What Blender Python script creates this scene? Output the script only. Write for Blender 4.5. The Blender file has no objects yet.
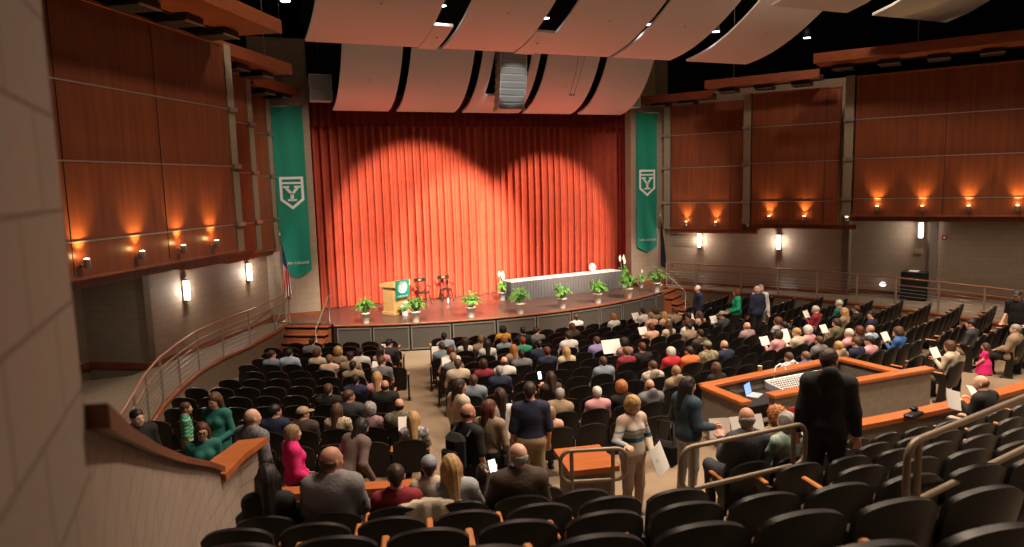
import bpy, math, random
import numpy as np
from math import sin, cos, pi, radians, degrees, hypot, atan2, sqrt
from mathutils import Vector, Matrix
random.seed(11); rng = np.random.RandomState(11)
sc = bpy.context.scene; COL = sc.collection

# ---------------------------------------------------------------- camera
CAM = Vector((-10.025, -25.609, 5.433))
yaw, pitch, roll = radians(23.19), radians(7.218), radians(-1.5325)
_f = Vector((sin(yaw)*cos(pitch), cos(yaw)*cos(pitch), -sin(pitch)))
_r = Vector((cos(yaw), -sin(yaw), 0)); _u = _r.cross(_f)
_r2 = cos(roll)*_r + sin(roll)*_u; _u2 = -sin(roll)*_r + cos(roll)*_u
cd = bpy.data.cameras.new('camera'); cam = bpy.data.objects.new('camera', cd); COL.objects.link(cam)
cam.matrix_world = Matrix(((_r2.x, _u2.x, -_f.x, CAM.x), (_r2.y, _u2.y, -_f.y, CAM.y), (_r2.z, _u2.z, -_f.z, CAM.z), (0, 0, 0, 1)))
cd.sensor_width = 36; cd.lens = 708.92/1024*36; cd.clip_start = .05; cd.clip_end = 200
cd.dof.use_dof = True; cd.dof.focus_distance = 16; cd.dof.aperture_fstop = 2.0
sc.camera = cam
# ---------------------------------------------------------------- world, light, exposure
w = bpy.data.worlds.new('world'); sc.world = w; w.use_nodes = True
w.node_tree.nodes['Background'].inputs[0].default_value = (1.0, .78, .62, 1)
w.node_tree.nodes['Background'].inputs[1].default_value = WORLD_S = .10
sc.view_settings.view_transform = 'Standard'; sc.view_settings.look = 'None'
sc.view_settings.exposure = 0.0; sc.view_settings.gamma = 1; sc.view_settings.use_curve_mapping = False
sc.cycles.use_denoising = True; sc.cycles.max_bounces = 6; sc.cycles.diffuse_bounces = 4
sc.cycles.caustics_reflective = False; sc.cycles.caustics_refractive = False; sc.cycles.sample_clamp_indirect = 6
def light(name, kind, loc, energy, col, target=None, size=None, spot=None, blend=.3, parent=None):
    l = bpy.data.lights.new(name, kind); l.energy = energy; l.color = col
    o = bpy.data.objects.new(name, l); COL.objects.link(o); o.location = loc
    if size is not None:
        if kind == 'AREA': l.size = size
        else: l.shadow_soft_size = size
    if spot: l.spot_size = radians(spot); l.spot_blend = blend
    if target is not None: o.rotation_euler = (Vector(target)-Vector(loc)).to_track_quat('-Z', 'Y').to_euler()
    return o
# house light: wide soft lamps high in the black ceiling void
HOUSE = 1.12
for hx, hy, hz, e in ((-5, -19.3, 12.2, 2700), (0, -19.5, 12.2, 2700), (5, -18.5, 12.2, 2500), (-5, -14, 12.2, 2000), (0, -14, 12.2, 2000), (5.5, -13.5, 12.2, 2100), (-3.5, -10.2, 12.2, 430), (4, -10.2, 12.2, 430), (-1, -23.5, 12, 850), (5, -24, 12, 900), (9, -18, 12, 1000)):
    light('house_lamp', 'SPOT', (hx, hy, hz), e*HOUSE, (1, .77, .57), (hx, hy, 0), size=.45, spot=112, blend=.55)
# added spots, standing in for house lights, washing the walls under the canopies
for lx, ly, tx, ty, e in ((-5.9, -11.9, -11.2, -8.2, 720), (-4.4, -8.4, -9.3, -4.6, 450), (6.0, -12.3, 11.6, -8.8, 720), (4.6, -8.4, 9.4, -4.4, 450)):
    light('wall_wash', 'SPOT', (lx, ly, 12.1), e, (1, .78, .58), (tx, ty, 4.4), size=.25, spot=84, blend=.6)
# added area fills under the overhanging bays, brightening the walls below
for lx, ly, e in ((-13.2, -8.3, 22), (-10.6, -6.6, 14), (12.6, -9.6, 32), (14.3, -12.2, 34), (16, -14.5, 24)):
    light('under_bay_fill', 'AREA', (lx, ly, 3.62), e, (1, .80, .62), (lx, ly, 0), size=.3)
# added red spots imitating light bounced off the curtain on to the reflectors
for x_ in (-4.2, -1.6, 1.2, 3.6):
    light('curtain_bounce', 'SPOT', (x_, .85, 1.15), 620, (1, .10, .06), (x_*1.15, -4.6, 9.3), size=.02, spot=62, blend=.7)
light('array_fill', 'SPOT', (.3, -9.8, 8.9), 1000, (1, .93, .84), (.1, -2.5, 8.85), size=.12, spot=12, blend=.5)  # added fill spot that brightens the hanging speaker column
for s_ in (-1, 1):
    light('banner_fill', 'SPOT', (s_*2.6, -9.9, 9.5), 2100, (1, .85, .68), (s_*7.3, 0, 4.4), size=.15, spot=40, blend=.8)  # added fill spots that lift the banners and proscenium wall
# front-of-house stage spots
for loc, tgt, e, sp, bl, co in (((-3.2, -10.1, 9.5), (-2.35, 1.3, 3.45), 13800, 34.5, .42, (1, .76, .55)), ((-.2, -10.1, 9.5), (-.6, 1.3, 3.1), 19000, 28, .6, (1, .78, .57)),
                                ((3.9, -10.1, 9.5), (3.2, 1.3, 3.35), 11200, 30.5, .42, (1, .76, .55)), ((-5.9, -10.0, 9.6), (-4.0, -2.3, 1.0), 11000, 40, .6, (1, .86, .70)),
                                ((5.6, -10.3, 9.6), (4.2, -2.4, 1.0), 8000, 42, .6, (1, .84, .68)), ((0, -10.2, 9.6), (0, -2.8, 1), 7500, 44, .6, (1, .84, .68))):
    light('stage_spot', 'SPOT', loc, e, co, tgt, size=.12, spot=sp, blend=bl)

# ---------------------------------------------------------------- helpers
def tag(o, label=None, cat=None, group=None, kind=None):
    if label: o['label'] = label
    if cat: o['category'] = cat
    if group: o['group'] = group
    if kind: o['kind'] = kind
    return o
def empty(name, loc=(0, 0, 0), rz=0, label=None, cat=None, group=None):
    o = bpy.data.objects.new(name, None); COL.objects.link(o); o.location = loc; o.rotation_euler = (0, 0, rz)
    o.empty_display_size = .1
    return tag(o, label, cat, group)
def rz2(p, a):
    return (p[0]*cos(a)-p[1]*sin(a), p[0]*sin(a)+p[1]*cos(a))
class MB:
    def __init__(s): s.V = []; s.F = []; s.M = []; s.S = []; s.U = []
    def add(s, V, F, m=0, smooth=False, uv=None):
        b = len(s.V); s.V += [tuple(v) for v in V]
        for k, f in enumerate(F):
            s.F.append([b+i for i in f]); s.M.append(m); s.S.append(smooth); s.U.append(uv[k] if uv else None)
        return s
    def box(s, c, d, m=0, rot=None, bev=0):
        x, y, z = (q/2 for q in d); V = []
        for sx, sy, sz in ((-1,-1,-1),(1,-1,-1),(1,1,-1),(-1,1,-1),(-1,-1,1),(1,-1,1),(1,1,1),(-1,1,1)):
            v = Vector((sx*x, sy*y, sz*z))
            if rot is not None: v = rot @ v
            V.append((c[0]+v.x, c[1]+v.y, c[2]+v.z))
        return s.add(V, [(0,3,2,1),(4,5,6,7),(0,1,5,4),(1,2,6,5),(2,3,7,6),(3,0,4,7)], m)
    def rbox(s, c, d, r=.01, m=0, rot=None):      # box with chamfered edges
        bm = None; x, y, z = (q/2 for q in d); r = min(r, x*.9, y*.9, z*.9); V = []; idx = {}
        for sx in (-1, 1):
            for sy in (-1, 1):
                for sz in (-1, 1):
                    for ax in range(3):
                        p = [sx*(x-r), sy*(y-r), sz*(z-r)]; p[ax] = (sx, sy, sz)[ax]*(x, y, z)[ax]
                        v = Vector(p)
                        if rot is not None: v = rot @ v
                        idx[sx, sy, sz, ax] = len(V); V.append((c[0]+v.x, c[1]+v.y, c[2]+v.z))
        F = []
        for ax in range(3):
            a, b = [(1, 2), (2, 0), (0, 1)][ax]
            for sg in (-1, 1):
                q = []
                for u, w_ in ((-1, -1), (1, -1), (1, 1), (-1, 1)):
                    k = [0, 0, 0]; k[ax] = sg; k[a] = u; k[b] = w_; q.append(idx[k[0], k[1], k[2], ax])
                F.append(q if sg > 0 else q[::-1])
        for ax in range(3):                      # edges along ax
            a, b = [(1, 2), (2, 0), (0, 1)][ax]
            for u in (-1, 1):
                for w_ in (-1, 1):
                    k0 = [0, 0, 0]; k1 = [0, 0, 0]; k0[ax] = -1; k1[ax] = 1; k0[a] = k1[a] = u; k0[b] = k1[b] = w_
                    q = [idx[(*k0, a)], idx[(*k1, a)], idx[(*k1, b)], idx[(*k0, b)]]
                    F.append(q if u*w_ < 0 else q[::-1])
        for sx in (-1, 1):
            for sy in (-1, 1):
                for sz in (-1, 1):
                    q = [idx[sx, sy, sz, i] for i in range(3)]
                    F.append(q if sx*sy*sz > 0 else q[::-1])
        return s.add(V, F, m)
    def tube(s, pts, r, n=8, m=0, cap=True, closed=False):
        pts = [Vector(p) for p in pts]; N = len(pts); rr = r if hasattr(r, '__len__') else [r]*N
        V = []; up = None
        for i, p in enumerate(pts):
            a = pts[i-1] if (i or closed) else p; b = pts[(i+1) % N] if (i < N-1 or closed) else p
            t = (b-a).normalized()
            if up is None: up = Vector((0, 0, 1)) if abs(t.z) < .9 else Vector((1, 0, 0))
            x = t.cross(up); 
            if x.length < 1e-4: x = t.orthogonal()
            x.normalize(); y = x.cross(t).normalized(); up = y
            for k in range(n):
                q = 2*pi*k/n; V.append(p+x*cos(q)*rr[i]+y*sin(q)*rr[i])
        F = []
        for i in range(N if closed else N-1):
            j = (i+1) % N
            for k in range(n): F.append((i*n+k, j*n+k, j*n+(k+1) % n, i*n+(k+1) % n)[::-1])
        s.add(V, F, m, True)
        if cap and not closed:
            b = len(s.V)-len(V)
            s.F.append([b+k for k in range(n)]); s.M.append(m); s.S.append(False); s.U.append(None)
            s.F.append([b+(N-1)*n+k for k in range(n)][::-1]); s.M.append(m); s.S.append(False); s.U.append(None)
        return s
    def lathe(s, prof, c=(0, 0, 0), n=16, m=0, cap=True, sx=1, sy=1):
        V = []; F = []
        for r, z in prof:
            for k in range(n): V.append((c[0]+r*cos(2*pi*k/n)*sx, c[1]+r*sin(2*pi*k/n)*sy, c[2]+z))
        for i in range(len(prof)-1):
            for k in range(n): F.append((i*n+k, i*n+(k+1) % n, (i+1)*n+(k+1) % n, (i+1)*n+k))
        s.add(V, F, m, True)
        if cap:
            b = len(s.V)-len(V)
            for i, fl in ((0, True), (len(prof)-1, False)):
                if prof[i][0] > 1e-4:
                    q = [b+i*n+k for k in range(n)]
                    s.F.append(q[::-1] if fl else q); s.M.append(m); s.S.append(False); s.U.append(None)
        return s
    def grid(s, P, m=0, smooth=True, uv=None, closed=False):   # P: rows of points
        R_, C_ = len(P), len(P[0]); V = [p for r in P for p in r]; F = []; U = []
        for i in range(R_-1):
            for j in range(C_-1 if not closed else C_):
                k = (j+1) % C_
                F.append((i*C_+j, i*C_+k, (i+1)*C_+k, (i+1)*C_+j))
                if uv: U.append([uv[i][j], uv[i][k], uv[i+1][k], uv[i+1][j]])
        return s.add(V, F, m, smooth, U if uv else None)
    def ell(s, c, r, m=0, n=12, k=8):
        P = [[(c[0]+r[0]*sin(pi*i/k)*cos(2*pi*j/n), c[1]+r[1]*sin(pi*i/k)*sin(2*pi*j/n), c[2]-r[2]*cos(pi*i/k)) for j in range(n)] for i in range(k+1)]
        return s.grid(P, m, True, closed=True)
    def prism(s, poly, z0, z1, m=0, fn=None):   # poly in xy, extruded in z; fn maps points
        n = len(poly); V = [(x, y, z0) for x, y in poly]+[(x, y, z1) for x, y in poly]
        if fn: V = [fn(*v) for v in V]
        F = [list(range(n))[::-1], list(range(n, 2*n))]+[(i, (i+1) % n, n+(i+1) % n, n+i) for i in range(n)]
        return s.add(V, F, m)
    def mesh(s, name, mats):
        me = bpy.data.meshes.new(name); me.from_pydata(s.V, [], s.F)
        for m in (mats if isinstance(mats, (list, tuple)) else [mats]): me.materials.append(m)
        me.polygons.foreach_set('material_index', s.M); me.polygons.foreach_set('use_smooth', s.S)
        if any(u is not None for u in s.U):
            l = me.uv_layers.new(name='UVMap'); i = 0
            for f, u in zip(s.F, s.U):
                for k in range(len(f)):
                    l.data[i].uv = u[k] if u is not None else (0, 0); i += 1
        me.update(); return me
    def build(s, name, mats, parent=None, loc=None, rz=0):
        return obj(name, s.mesh(name, mats), parent, loc, rz)
def obj(name, me, parent=None, loc=None, rz=0):
    o = bpy.data.objects.new(name, me); COL.objects.link(o)
    if parent: o.parent = parent
    if loc is not None: o.location = loc
    if rz: o.rotation_euler = (0, 0, rz)
    return o
def struct(o): o['kind'] = 'structure'; return o
def copy_tree(o, parent=None, mats=None):
    q = o.copy(); COL.objects.link(q)
    if parent: q.parent = parent
    for ch in list(o.children): copy_tree(ch, q)
    return q

# ---------------------------------------------------------------- materials
def nodemat(name):
    m = bpy.data.materials.new(name); m.use_nodes = True; nt = m.node_tree
    return m, nt, nt.nodes['Principled BSDF']
def plain(name, col, rough=.6, metal=0., spec=.4, noise=0, nscale=8., bump=0, bscale=60):
    m, nt, b = nodemat(name); b.inputs['Base Color'].default_value = (*col, 1); b.inputs['Roughness'].default_value = rough
    b.inputs['Metallic'].default_value = metal; b.inputs['Specular IOR Level'].default_value = spec
    if noise or bump:
        tc = nt.nodes.new('ShaderNodeTexCoord')
    if noise:
        n = nt.nodes.new('ShaderNodeTexNoise'); n.inputs['Scale'].default_value = nscale; n.inputs['Detail'].default_value = 3
        nt.links.new(tc.outputs['Object'], n.inputs['Vector'])
        r = nt.nodes.new('ShaderNodeValToRGB'); r.color_ramp.elements[0].position = .3; r.color_ramp.elements[1].position = .7
        r.color_ramp.elements[0].color = (*[c*(1-noise) for c in col], 1); r.color_ramp.elements[1].color = (*[min(1, c*(1+noise)) for c in col], 1)
        nt.links.new(n.outputs['Fac'], r.inputs['Fac']); nt.links.new(r.outputs['Color'], b.inputs['Base Color'])
    if bump:
        n = nt.nodes.new('ShaderNodeTexNoise'); n.inputs['Scale'].default_value = bscale
        nt.links.new(tc.outputs['Object'], n.inputs['Vector'])
        u = nt.nodes.new('ShaderNodeBump'); u.inputs['Strength'].default_value = bump; u.inputs['Distance'].default_value = .02
        nt.links.new(n.outputs['Fac'], u.inputs['Height']); nt.links.new(u.outputs['Normal'], b.inputs['Normal'])
    return m
def wood(name, c1, c2, scale=(14, 14, .8), rough=.38, coord='Object'):
    m, nt, b = nodemat(name); tc = nt.nodes.new('ShaderNodeTexCoord'); mp = nt.nodes.new('ShaderNodeMapping')
    mp.inputs['Scale'].default_value = scale; nt.links.new(tc.outputs[coord], mp.inputs['Vector'])
    n = nt.nodes.new('ShaderNodeTexNoise'); n.inputs['Scale'].default_value = 1; n.inputs['Detail'].default_value = 5; n.inputs['Roughness'].default_value = .6
    nt.links.new(mp.outputs['Vector'], n.inputs['Vector'])
    r = nt.nodes.new('ShaderNodeValToRGB'); r.color_ramp.elements[0].position = .32; r.color_ramp.elements[1].position = .68
    r.color_ramp.elements[0].color = (*c1, 1); r.color_ramp.elements[1].color = (*c2, 1)
    nt.links.new(n.outputs['Fac'], r.inputs['Fac']); nt.links.new(r.outputs['Color'], b.inputs['Base Color'])
    b.inputs['Roughness'].default_value = rough; b.inputs['Specular IOR Level'].default_value = .35
    return m
def cmu(name, c1, c2, mortar, bw=.4, bh=.2, gap=.008, off=.5):
    m, nt, b = nodemat(name); tc = nt.nodes.new('ShaderNodeTexCoord')
    br = nt.nodes.new('ShaderNodeTexBrick'); br.offset = off
    br.inputs['Color1'].default_value = (*c1, 1); br.inputs['Color2'].default_value = (*c2, 1); br.inputs['Mortar'].default_value = (*mortar, 1)
    br.inputs['Scale'].default_value = 1; br.inputs['Brick Width'].default_value = bw; br.inputs['Row Height'].default_value = bh
    br.inputs['Mortar Size'].default_value = gap; br.inputs['Mortar Smooth'].default_value = .3; br.inputs['Bias'].default_value = 0
    nt.links.new(tc.outputs['UV'], br.inputs['Vector'])
    n = nt.nodes.new('ShaderNodeTexNoise'); n.inputs['Scale'].default_value = 30
    nt.links.new(tc.outputs['UV'], n.inputs['Vector'])
    mx = nt.nodes.new('ShaderNodeMix'); mx.data_type = 'RGBA'; mx.blend_type = 'MULTIPLY'; mx.inputs['Factor'].default_value = .25
    nt.links.new(br.outputs['Color'], mx.inputs['A']); nt.links.new(n.outputs['Color'], mx.inputs['B'])
    nt.links.new(mx.outputs['Result'], b.inputs['Base Color'])
    u = nt.nodes.new('ShaderNodeBump'); u.inputs['Strength'].default_value = .5; u.inputs['Distance'].default_value = .01; u.invert = True
    nt.links.new(br.outputs['Fac'], u.inputs['Height']); nt.links.new(u.outputs['Normal'], b.inputs['Normal'])
    b.inputs['Roughness'].default_value = .7
    return m
def emit(name, col, s):
    m, nt, b = nodemat(name); b.inputs['Base Color'].default_value = (*col, 1)
    b.inputs['Emission Color'].default_value = (*col, 1); b.inputs['Emission Strength'].default_value = s
    return m
def stripes(name, cols, axis='Z', period=.1, coord='Object', rough=.8):
    """bands of the given colours, a knitted or printed pattern of the cloth itself"""
    m, nt, b = nodemat(name); tc = nt.nodes.new('ShaderNodeTexCoord'); sp = nt.nodes.new('ShaderNodeSeparateXYZ')
    nt.links.new(tc.outputs[coord], sp.inputs[0])
    d = nt.nodes.new('ShaderNodeMath'); d.operation = 'DIVIDE'; d.inputs[1].default_value = period; nt.links.new(sp.outputs[axis], d.inputs[0])
    f = nt.nodes.new('ShaderNodeMath'); f.operation = 'FRACT'; nt.links.new(d.outputs[0], f.inputs[0])
    r = nt.nodes.new('ShaderNodeValToRGB'); r.color_ramp.interpolation = 'CONSTANT'
    e = r.color_ramp.elements; e[0].color = (*cols[0][1], 1); e[0].position = cols[0][0]
    e[1].color = (*cols[1][1], 1); e[1].position = cols[1][0]
    for p, c in cols[2:]:
        q = e.new(p); q.color = (*c, 1)
    nt.links.new(f.outputs[0], r.inputs['Fac']); nt.links.new(r.outputs['Color'], b.inputs['Base Color']); b.inputs['Roughness'].default_value = rough
    return m

M = {}
M['carpet'] = plain('carpet', (.26, .19, .125), .95, noise=.12, nscale=40, bump=.3, bscale=300)
M['step'] = plain('step_concrete', (.20, .155, .11), .9, noise=.15, nscale=12)
M['stagefloor'] = wood('stage_floor', (.10, .055, .045), (.16, .09, .07), (.5, 9, 1), .28)
M['ceil'] = plain('ceiling_black', (.006, .006, .007), .9)
M['cmu'] = cmu('block_wall', (.36, .26, .185), (.40, .285, .205), (.30, .215, .155))
M['cmuD'] = cmu('block_wall_grey', (.34, .27, .205), (.37, .295, .225), (.28, .22, .165))
M['cmuP'] = cmu('block_pier', (.34, .272, .222), (.375, .30, .245), (.215, .165, .13), .4, .2, .006)
M['redwood'] = wood('cherry_panel', (.14, .037, .015), (.222, .062, .025), (9, 9, .5), .36)
M['redwood2'] = wood('cherry_board', (.18, .047, .018), (.25, .068, .026), (3, 3, 9), .35)
M['pil'] = plain('pilaster_plaster', (.25, .20, .14), .8)
M['trimwood'] = wood('trim_wood', (.20, .06, .025), (.27, .085, .035), (8, 8, 8), .35)
M['capwood'] = wood('cap_wood', (.32, .092, .027), (.42, .13, .038), (2.5, 14, 6), .32)
M['capdark'] = wood('cap_dark_wood', (.13, .05, .028), (.19, .075, .04), (6, 6, 6), .35)
M['steel'] = plain('brushed_steel', (.42, .40, .37), .38, .85)
M['railpaint'] = plain('rail_paint', (.22, .17, .12), .42, .3)
M['postpaint'] = plain('post_paint', (.36, .31, .25), .4, .4)
M['railwood'] = wood('rail_wood', (.27, .12, .07), (.36, .17, .10), (10, 10, 10), .35)
M['plastic'] = plain('black_plastic', (.005, .0049, .0052), .40, spec=.33)
M['fabric'] = plain('seat_fabric', (.085, .062, .052), .9, noise=.15, nscale=80)
M['armwood'] = wood('arm_wood', (.42, .15, .04), (.52, .2, .06), (20, 4, 20), .35)
M['blackmetal'] = plain('black_metal', (.02, .019, .018), .45, .5)
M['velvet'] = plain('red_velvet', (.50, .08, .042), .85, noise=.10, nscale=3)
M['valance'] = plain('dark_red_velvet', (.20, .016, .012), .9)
M['cloud'] = plain('reflector_panel', (.66, .66, .66), .55)
M['banner'] = plain('banner_green', (.006, .215, .145), .75)
M['white'] = plain('white_print', (.72, .76, .74), .7)
M['paper'] = plain('paper', (.80, .78, .75), .8)
M['skirt'] = plain('table_skirt', (.13, .122, .125), .85)
M['cloth'] = plain('white_cloth', (.75, .74, .72), .8)
M['black'] = plain('black_cloth', (.01, .01, .011), .9)
M['grille'] = plain('grey_grille', (.50, .52, .51), .6)
M['panelmesh'] = plain('stage_mesh', (.075, .066, .056), .55, .4, noise=.25, nscale=120)
M['frame'] = plain('grey_frame', (.26, .24, .215), .4, .7)
M['led'] = emit('cool_lamp', (.75, .87, 1), 14)
M['sconce'] = emit('sconce_glass', (1, .95, .88), 16)
M['amber'] = emit('amber_lamp', (1, .62, .25), 22)
M['leaf'] = plain('leaf', (.15, .36, .06), .5, noise=.45, nscale=9)
M['leafd'] = plain('leaf_dark', (.03, .15, .03), .45, noise=.3, nscale=9)
M['petal'] = plain('petal', (.85, .84, .78), .6)
M['pot'] = plain('white_pot', (.88, .85, .80), .35)
M['lectern'] = wood('blond_oak', (.62, .36, .13), (.72, .44, .17), (3, 3, 22), .4)
M['darkwood'] = plain('black_lacquer', (.022, .016, .014), .3)
M['gold'] = plain('gold', (.75, .55, .3), .35, .8)
M['screen'] = emit('phone_screen', (.75, .88, 1), 3.2)
M['screenb'] = emit('blue_screen', (.12, .22, .9), 2.2)
M['red'] = plain('red_box', (.45, .02, .02), .4)
M['boothwall'] = plain('booth_laminate', (.205, .17, .135), .6, noise=.12, nscale=10)
M['console'] = plain('console_grey', (.36, .38, .38), .5)
M['spkframe'] = plain('speaker_frame', (.85, .85, .82), .5)

# ---------------------------------------------------------------- plan of the hall (metres, stage centre line x = 0, rows curve round (0, 10))
CY = 10.0; HS = .95
REC = {-1: -1.8, 1: -.6}; TC = {-1: 6.3, 1: 7.3}
def fl(r): return .07*max(0., r-14.5)
def pol(r, a, z=0.): a = radians(a); return (r*sin(a), CY-r*cos(a), z)
TH = radians(33)
def wl(s, t, off=0., z=0.):                     # point on the left (s=-1) / right (s=1) side wall: t metres from the proscenium, off metres in
    return (s*8.2+s*sin(TH)*t-s*cos(TH)*off, -cos(TH)*t-sin(TH)*off, z)
RR0, RP, RF0, RQ = 29.29, .914, 1.164, .347      # rear block rows
def rr(j): return RR0+RP*j
def rf(j): return RF0+RQ*j
def arc_sector(mb, r0, r1, a0, a1, z0, z1, m=0, n=40, bottom=False):
    A = [a0+(a1-a0)*i/n for i in range(n+1)]
    mb.grid([[pol(r1, a, z1) for a in A], [pol(r0, a, z1) for a in A]], m, False)
    mb.grid([[pol(r0, a, z1) for a in A], [pol(r0, a, z0) for a in A]], m, False)
    mb.grid([[pol(r1, a, z0) for a in A], [pol(r1, a, z1) for a in A]], m, False)
    if bottom: mb.grid([[pol(r0, a, z0) for a in A], [pol(r1, a, z0) for a in A]], m, False)
    for a, f in ((a0, 1), (a1, -1)):
        q = [pol(r0, a, z0), pol(r1, a, z0), pol(r1, a, z1), pol(r0, a, z1)]
        mb.add(q, [(0, 1, 2, 3)] if f < 0 else [(3, 2, 1, 0)], m)
    return mb
def wallbox(mb, p0, p1, z0, z1, th=.2, m=0, side=1):
    p0 = Vector((p0[0], p0[1], 0)); p1 = Vector((p1[0], p1[1], 0)); d = p1-p0; L = d.length; d.normalize(); n = Vector((-d.y, d.x, 0))*th*side
    q = [p0, p1, p1+n, p0+n]; V = [(v.x, v.y, z0) for v in q]+[(v.x, v.y, z1) for v in q]
    F = [(0, 1, 5, 4), (1, 2, 6, 5), (2, 3, 7, 6), (3, 0, 4, 7), (4, 5, 6, 7), (3, 2, 1, 0)]
    U = [[(0, z0), (L, z0), (L, z1), (0, z1)], [(0, z0), (th, z0), (th, z1), (0, z1)], [(0, z0), (L, z0), (L, z1), (0, z1)], [(0, z0), (th, z0), (th, z1), (0, z1)],
         [(0, 0), (L, 0), (L, th), (0, th)], [(0, 0), (L, 0), (L, th), (0, th)]]
    if side < 0: F = [f[::-1] for f in F]; U = [u[::-1] for u in U]
    return mb.add(V, F, m, False, U)

# ---- floors
mb = MB(); A = [-48+96*i/64 for i in range(65)]; R_ = [12.5, 14.5, 17, 20, 23, 26, 27.0]
mb.grid([[pol(r, a, fl(r)) for a in A] for r in R_[::-1]], 0, False)
struct(mb.build('floor_bowl', M['carpet']))
mb = MB(); arc_sector(mb, 26.98, 28.6, -29, 26, .2, .9, n=60); struct(mb.build('floor_cross_aisle', M['carpet']))
mb = MB()
for j in range(0, 9):
    arc_sector(mb, rr(j)-RP+.14 if j else 28.6, rr(j)+.14, -21, 26, -.1, rf(j), n=44)
arc_sector(mb, rr(8)+.14, 40.5, -21, 26, -.1, rf(8)+.05, n=30)
mb.M = [0]*len(mb.F); struct(mb.build('floor_rear_terrace', M['step']))
IL = [(-7.75, -.75), (-8.25, -2.1), (-9.1, -3.8), (-9.85, -5.0), (-10.45, -6.3), (-10.85, -7.7), (-11.15, -9.0), (-11.33, -10.4), (-11.42, -11.8), (-11.5, -13.2), (-11.75, -14.2)]
def tidy(p): return [tuple(q) for q in p]
for s, nm in ((-1, 'left'), (1, 'right')):
    inner = [(s*-x, y) for x, y in IL] if s > 0 else IL
    poly = [wl(s, -.6)[:2]]+[(s*7.9, .3)]+tidy(inner)+[pol(28.4, s*24.5)[:2], (s*19, -15.6), (s*19, -6), wl(s, 7)[:2]]
    if s > 0: poly = poly[::-1]
    m2 = MB(); m2.prism(poly[::-1] if s < 0 else poly[::-1], -.2, .915); o = m2.build('floor_walkway_'+nm, M['step']); struct(o)
    m2 = MB(); m2.tube([(x, y, .90) for x, y in inner], .06, 6); struct(m2.build('trim_walkway_'+nm, M['trimwood']))

# ---- stage
arc = [pol(13.6, a)[:2] for a in np.linspace(-28.0, 31.2, 40)]
poly = [(8.2, 6), (8.2, -.35), (7.8, -.75)]+[(6.95, -1.55)]+arc[::-1]+[(-6.38, -1.6), (-7.75, -.75), (-8.2, -.35), (-8.2, 6)]
mb = MB(); mb.prism(poly[::-1], -.1, HS-.05); struct(mb.build('floor_stage_base', M['blackmetal']))
mb = MB(); mb.prism(poly[::-1], HS-.05, HS); struct(mb.build('floor_stage_deck', M['stagefloor']))
mb = MB(); mb.tube([(x, y-.01, HS-.035) for x, y in arc], .04, 6); struct(mb.build('trim_stage_nosing', M['trimwood']))
# front access panels
ed = [-27.6, -22.6, -17.4, -11.6, -5.2, 1.0, 7.0, 12.5, 17.5, 22.5, 27.0, 30.8]
words = ['first', 'second', 'third', 'fourth', 'fifth', 'sixth', 'seventh', 'eighth', 'ninth', 'tenth', 'eleventh', 'twelfth', 'thirteenth', 'fourteenth', 'fifteenth', 'sixteenth', 'seventeenth', 'eighteenth', 'nineteenth', 'twentieth', 'twenty-first', 'twenty-second']
for i in range(11):
    a0, a1 = ed[i]+.12, ed[i+1]-.12; rm = 13.64
    p = empty('stage_front_panel', pol(rm, (a0+a1)/2, .06), radians((a0+a1)/2), 'dark mesh stage front panel in grey frame, %s from the left stage steps' % words[i], 'stage panel', 'stage front panels')
    wd = 2*rm*sin(radians(a1-a0)/2); hh = .78
    f = MB()
    for sx in (-1, 1): f.box((sx*(wd/2-.02), -.02, hh/2), (.04, .05, hh))
    for z in (.02, hh-.02): f.box((0, -.02, z), (wd-.08, .05, .04))
    f.build('frame', M['frame'], p)
    f = MB(); f.box((0, -.005, hh/2), (wd-.08, .015, hh-.06)); f.build('mesh_infill', M['panelmesh'], p)
# steps at both ends of the stage
for s in (-1, 1):
    c = (-7.05, -1.2) if s < 0 else (7.4, -1.2); ang = atan2(-.9, 1.4)
    p = empty('stage_steps', (c[0], c[1], fl(14)), ang if s < 0 else -ang, 'brown wooden steps up to the %s end of the stage' % ('left' if s < 0 else 'right'), 'steps')
    f = MB()
    for i in range(4): f.box((0, -.14-.28*i, .13+.11*(3-i)-.13), (1.5, .27, .22*(4-i)-.03))
    for i in range(4):
        f2 = MB(); f2.rbox((0, -.14-.28*i, .22*(4-i)-.02), (1.56, .32, .05), .012); f2.build('tread', M['redwood2'], p)
    f.build('riser_block', M['trimwood'], p)
    for sx in (-1, 1):
        q = MB(); x = sx*.72
        q.tube([(x, -1.12, .02), (x, -1.12, .95), (x, -1.0, 1.05), (x, -.05, 1.85), (x, .25, 1.85)], .021, 8); q.tube([(x, 0, .9), (x, 0, 1.85)], .021, 8)
        h = q.build('stair_handrail', M['railpaint'], None, p.location, p.rotation_euler.z)
        tag(h, 'bent tube handrail on the %s side of the %s stage steps' % ('left' if sx < 0 else 'right', 'left' if s < 0 else 'right'), 'handrail')

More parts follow.
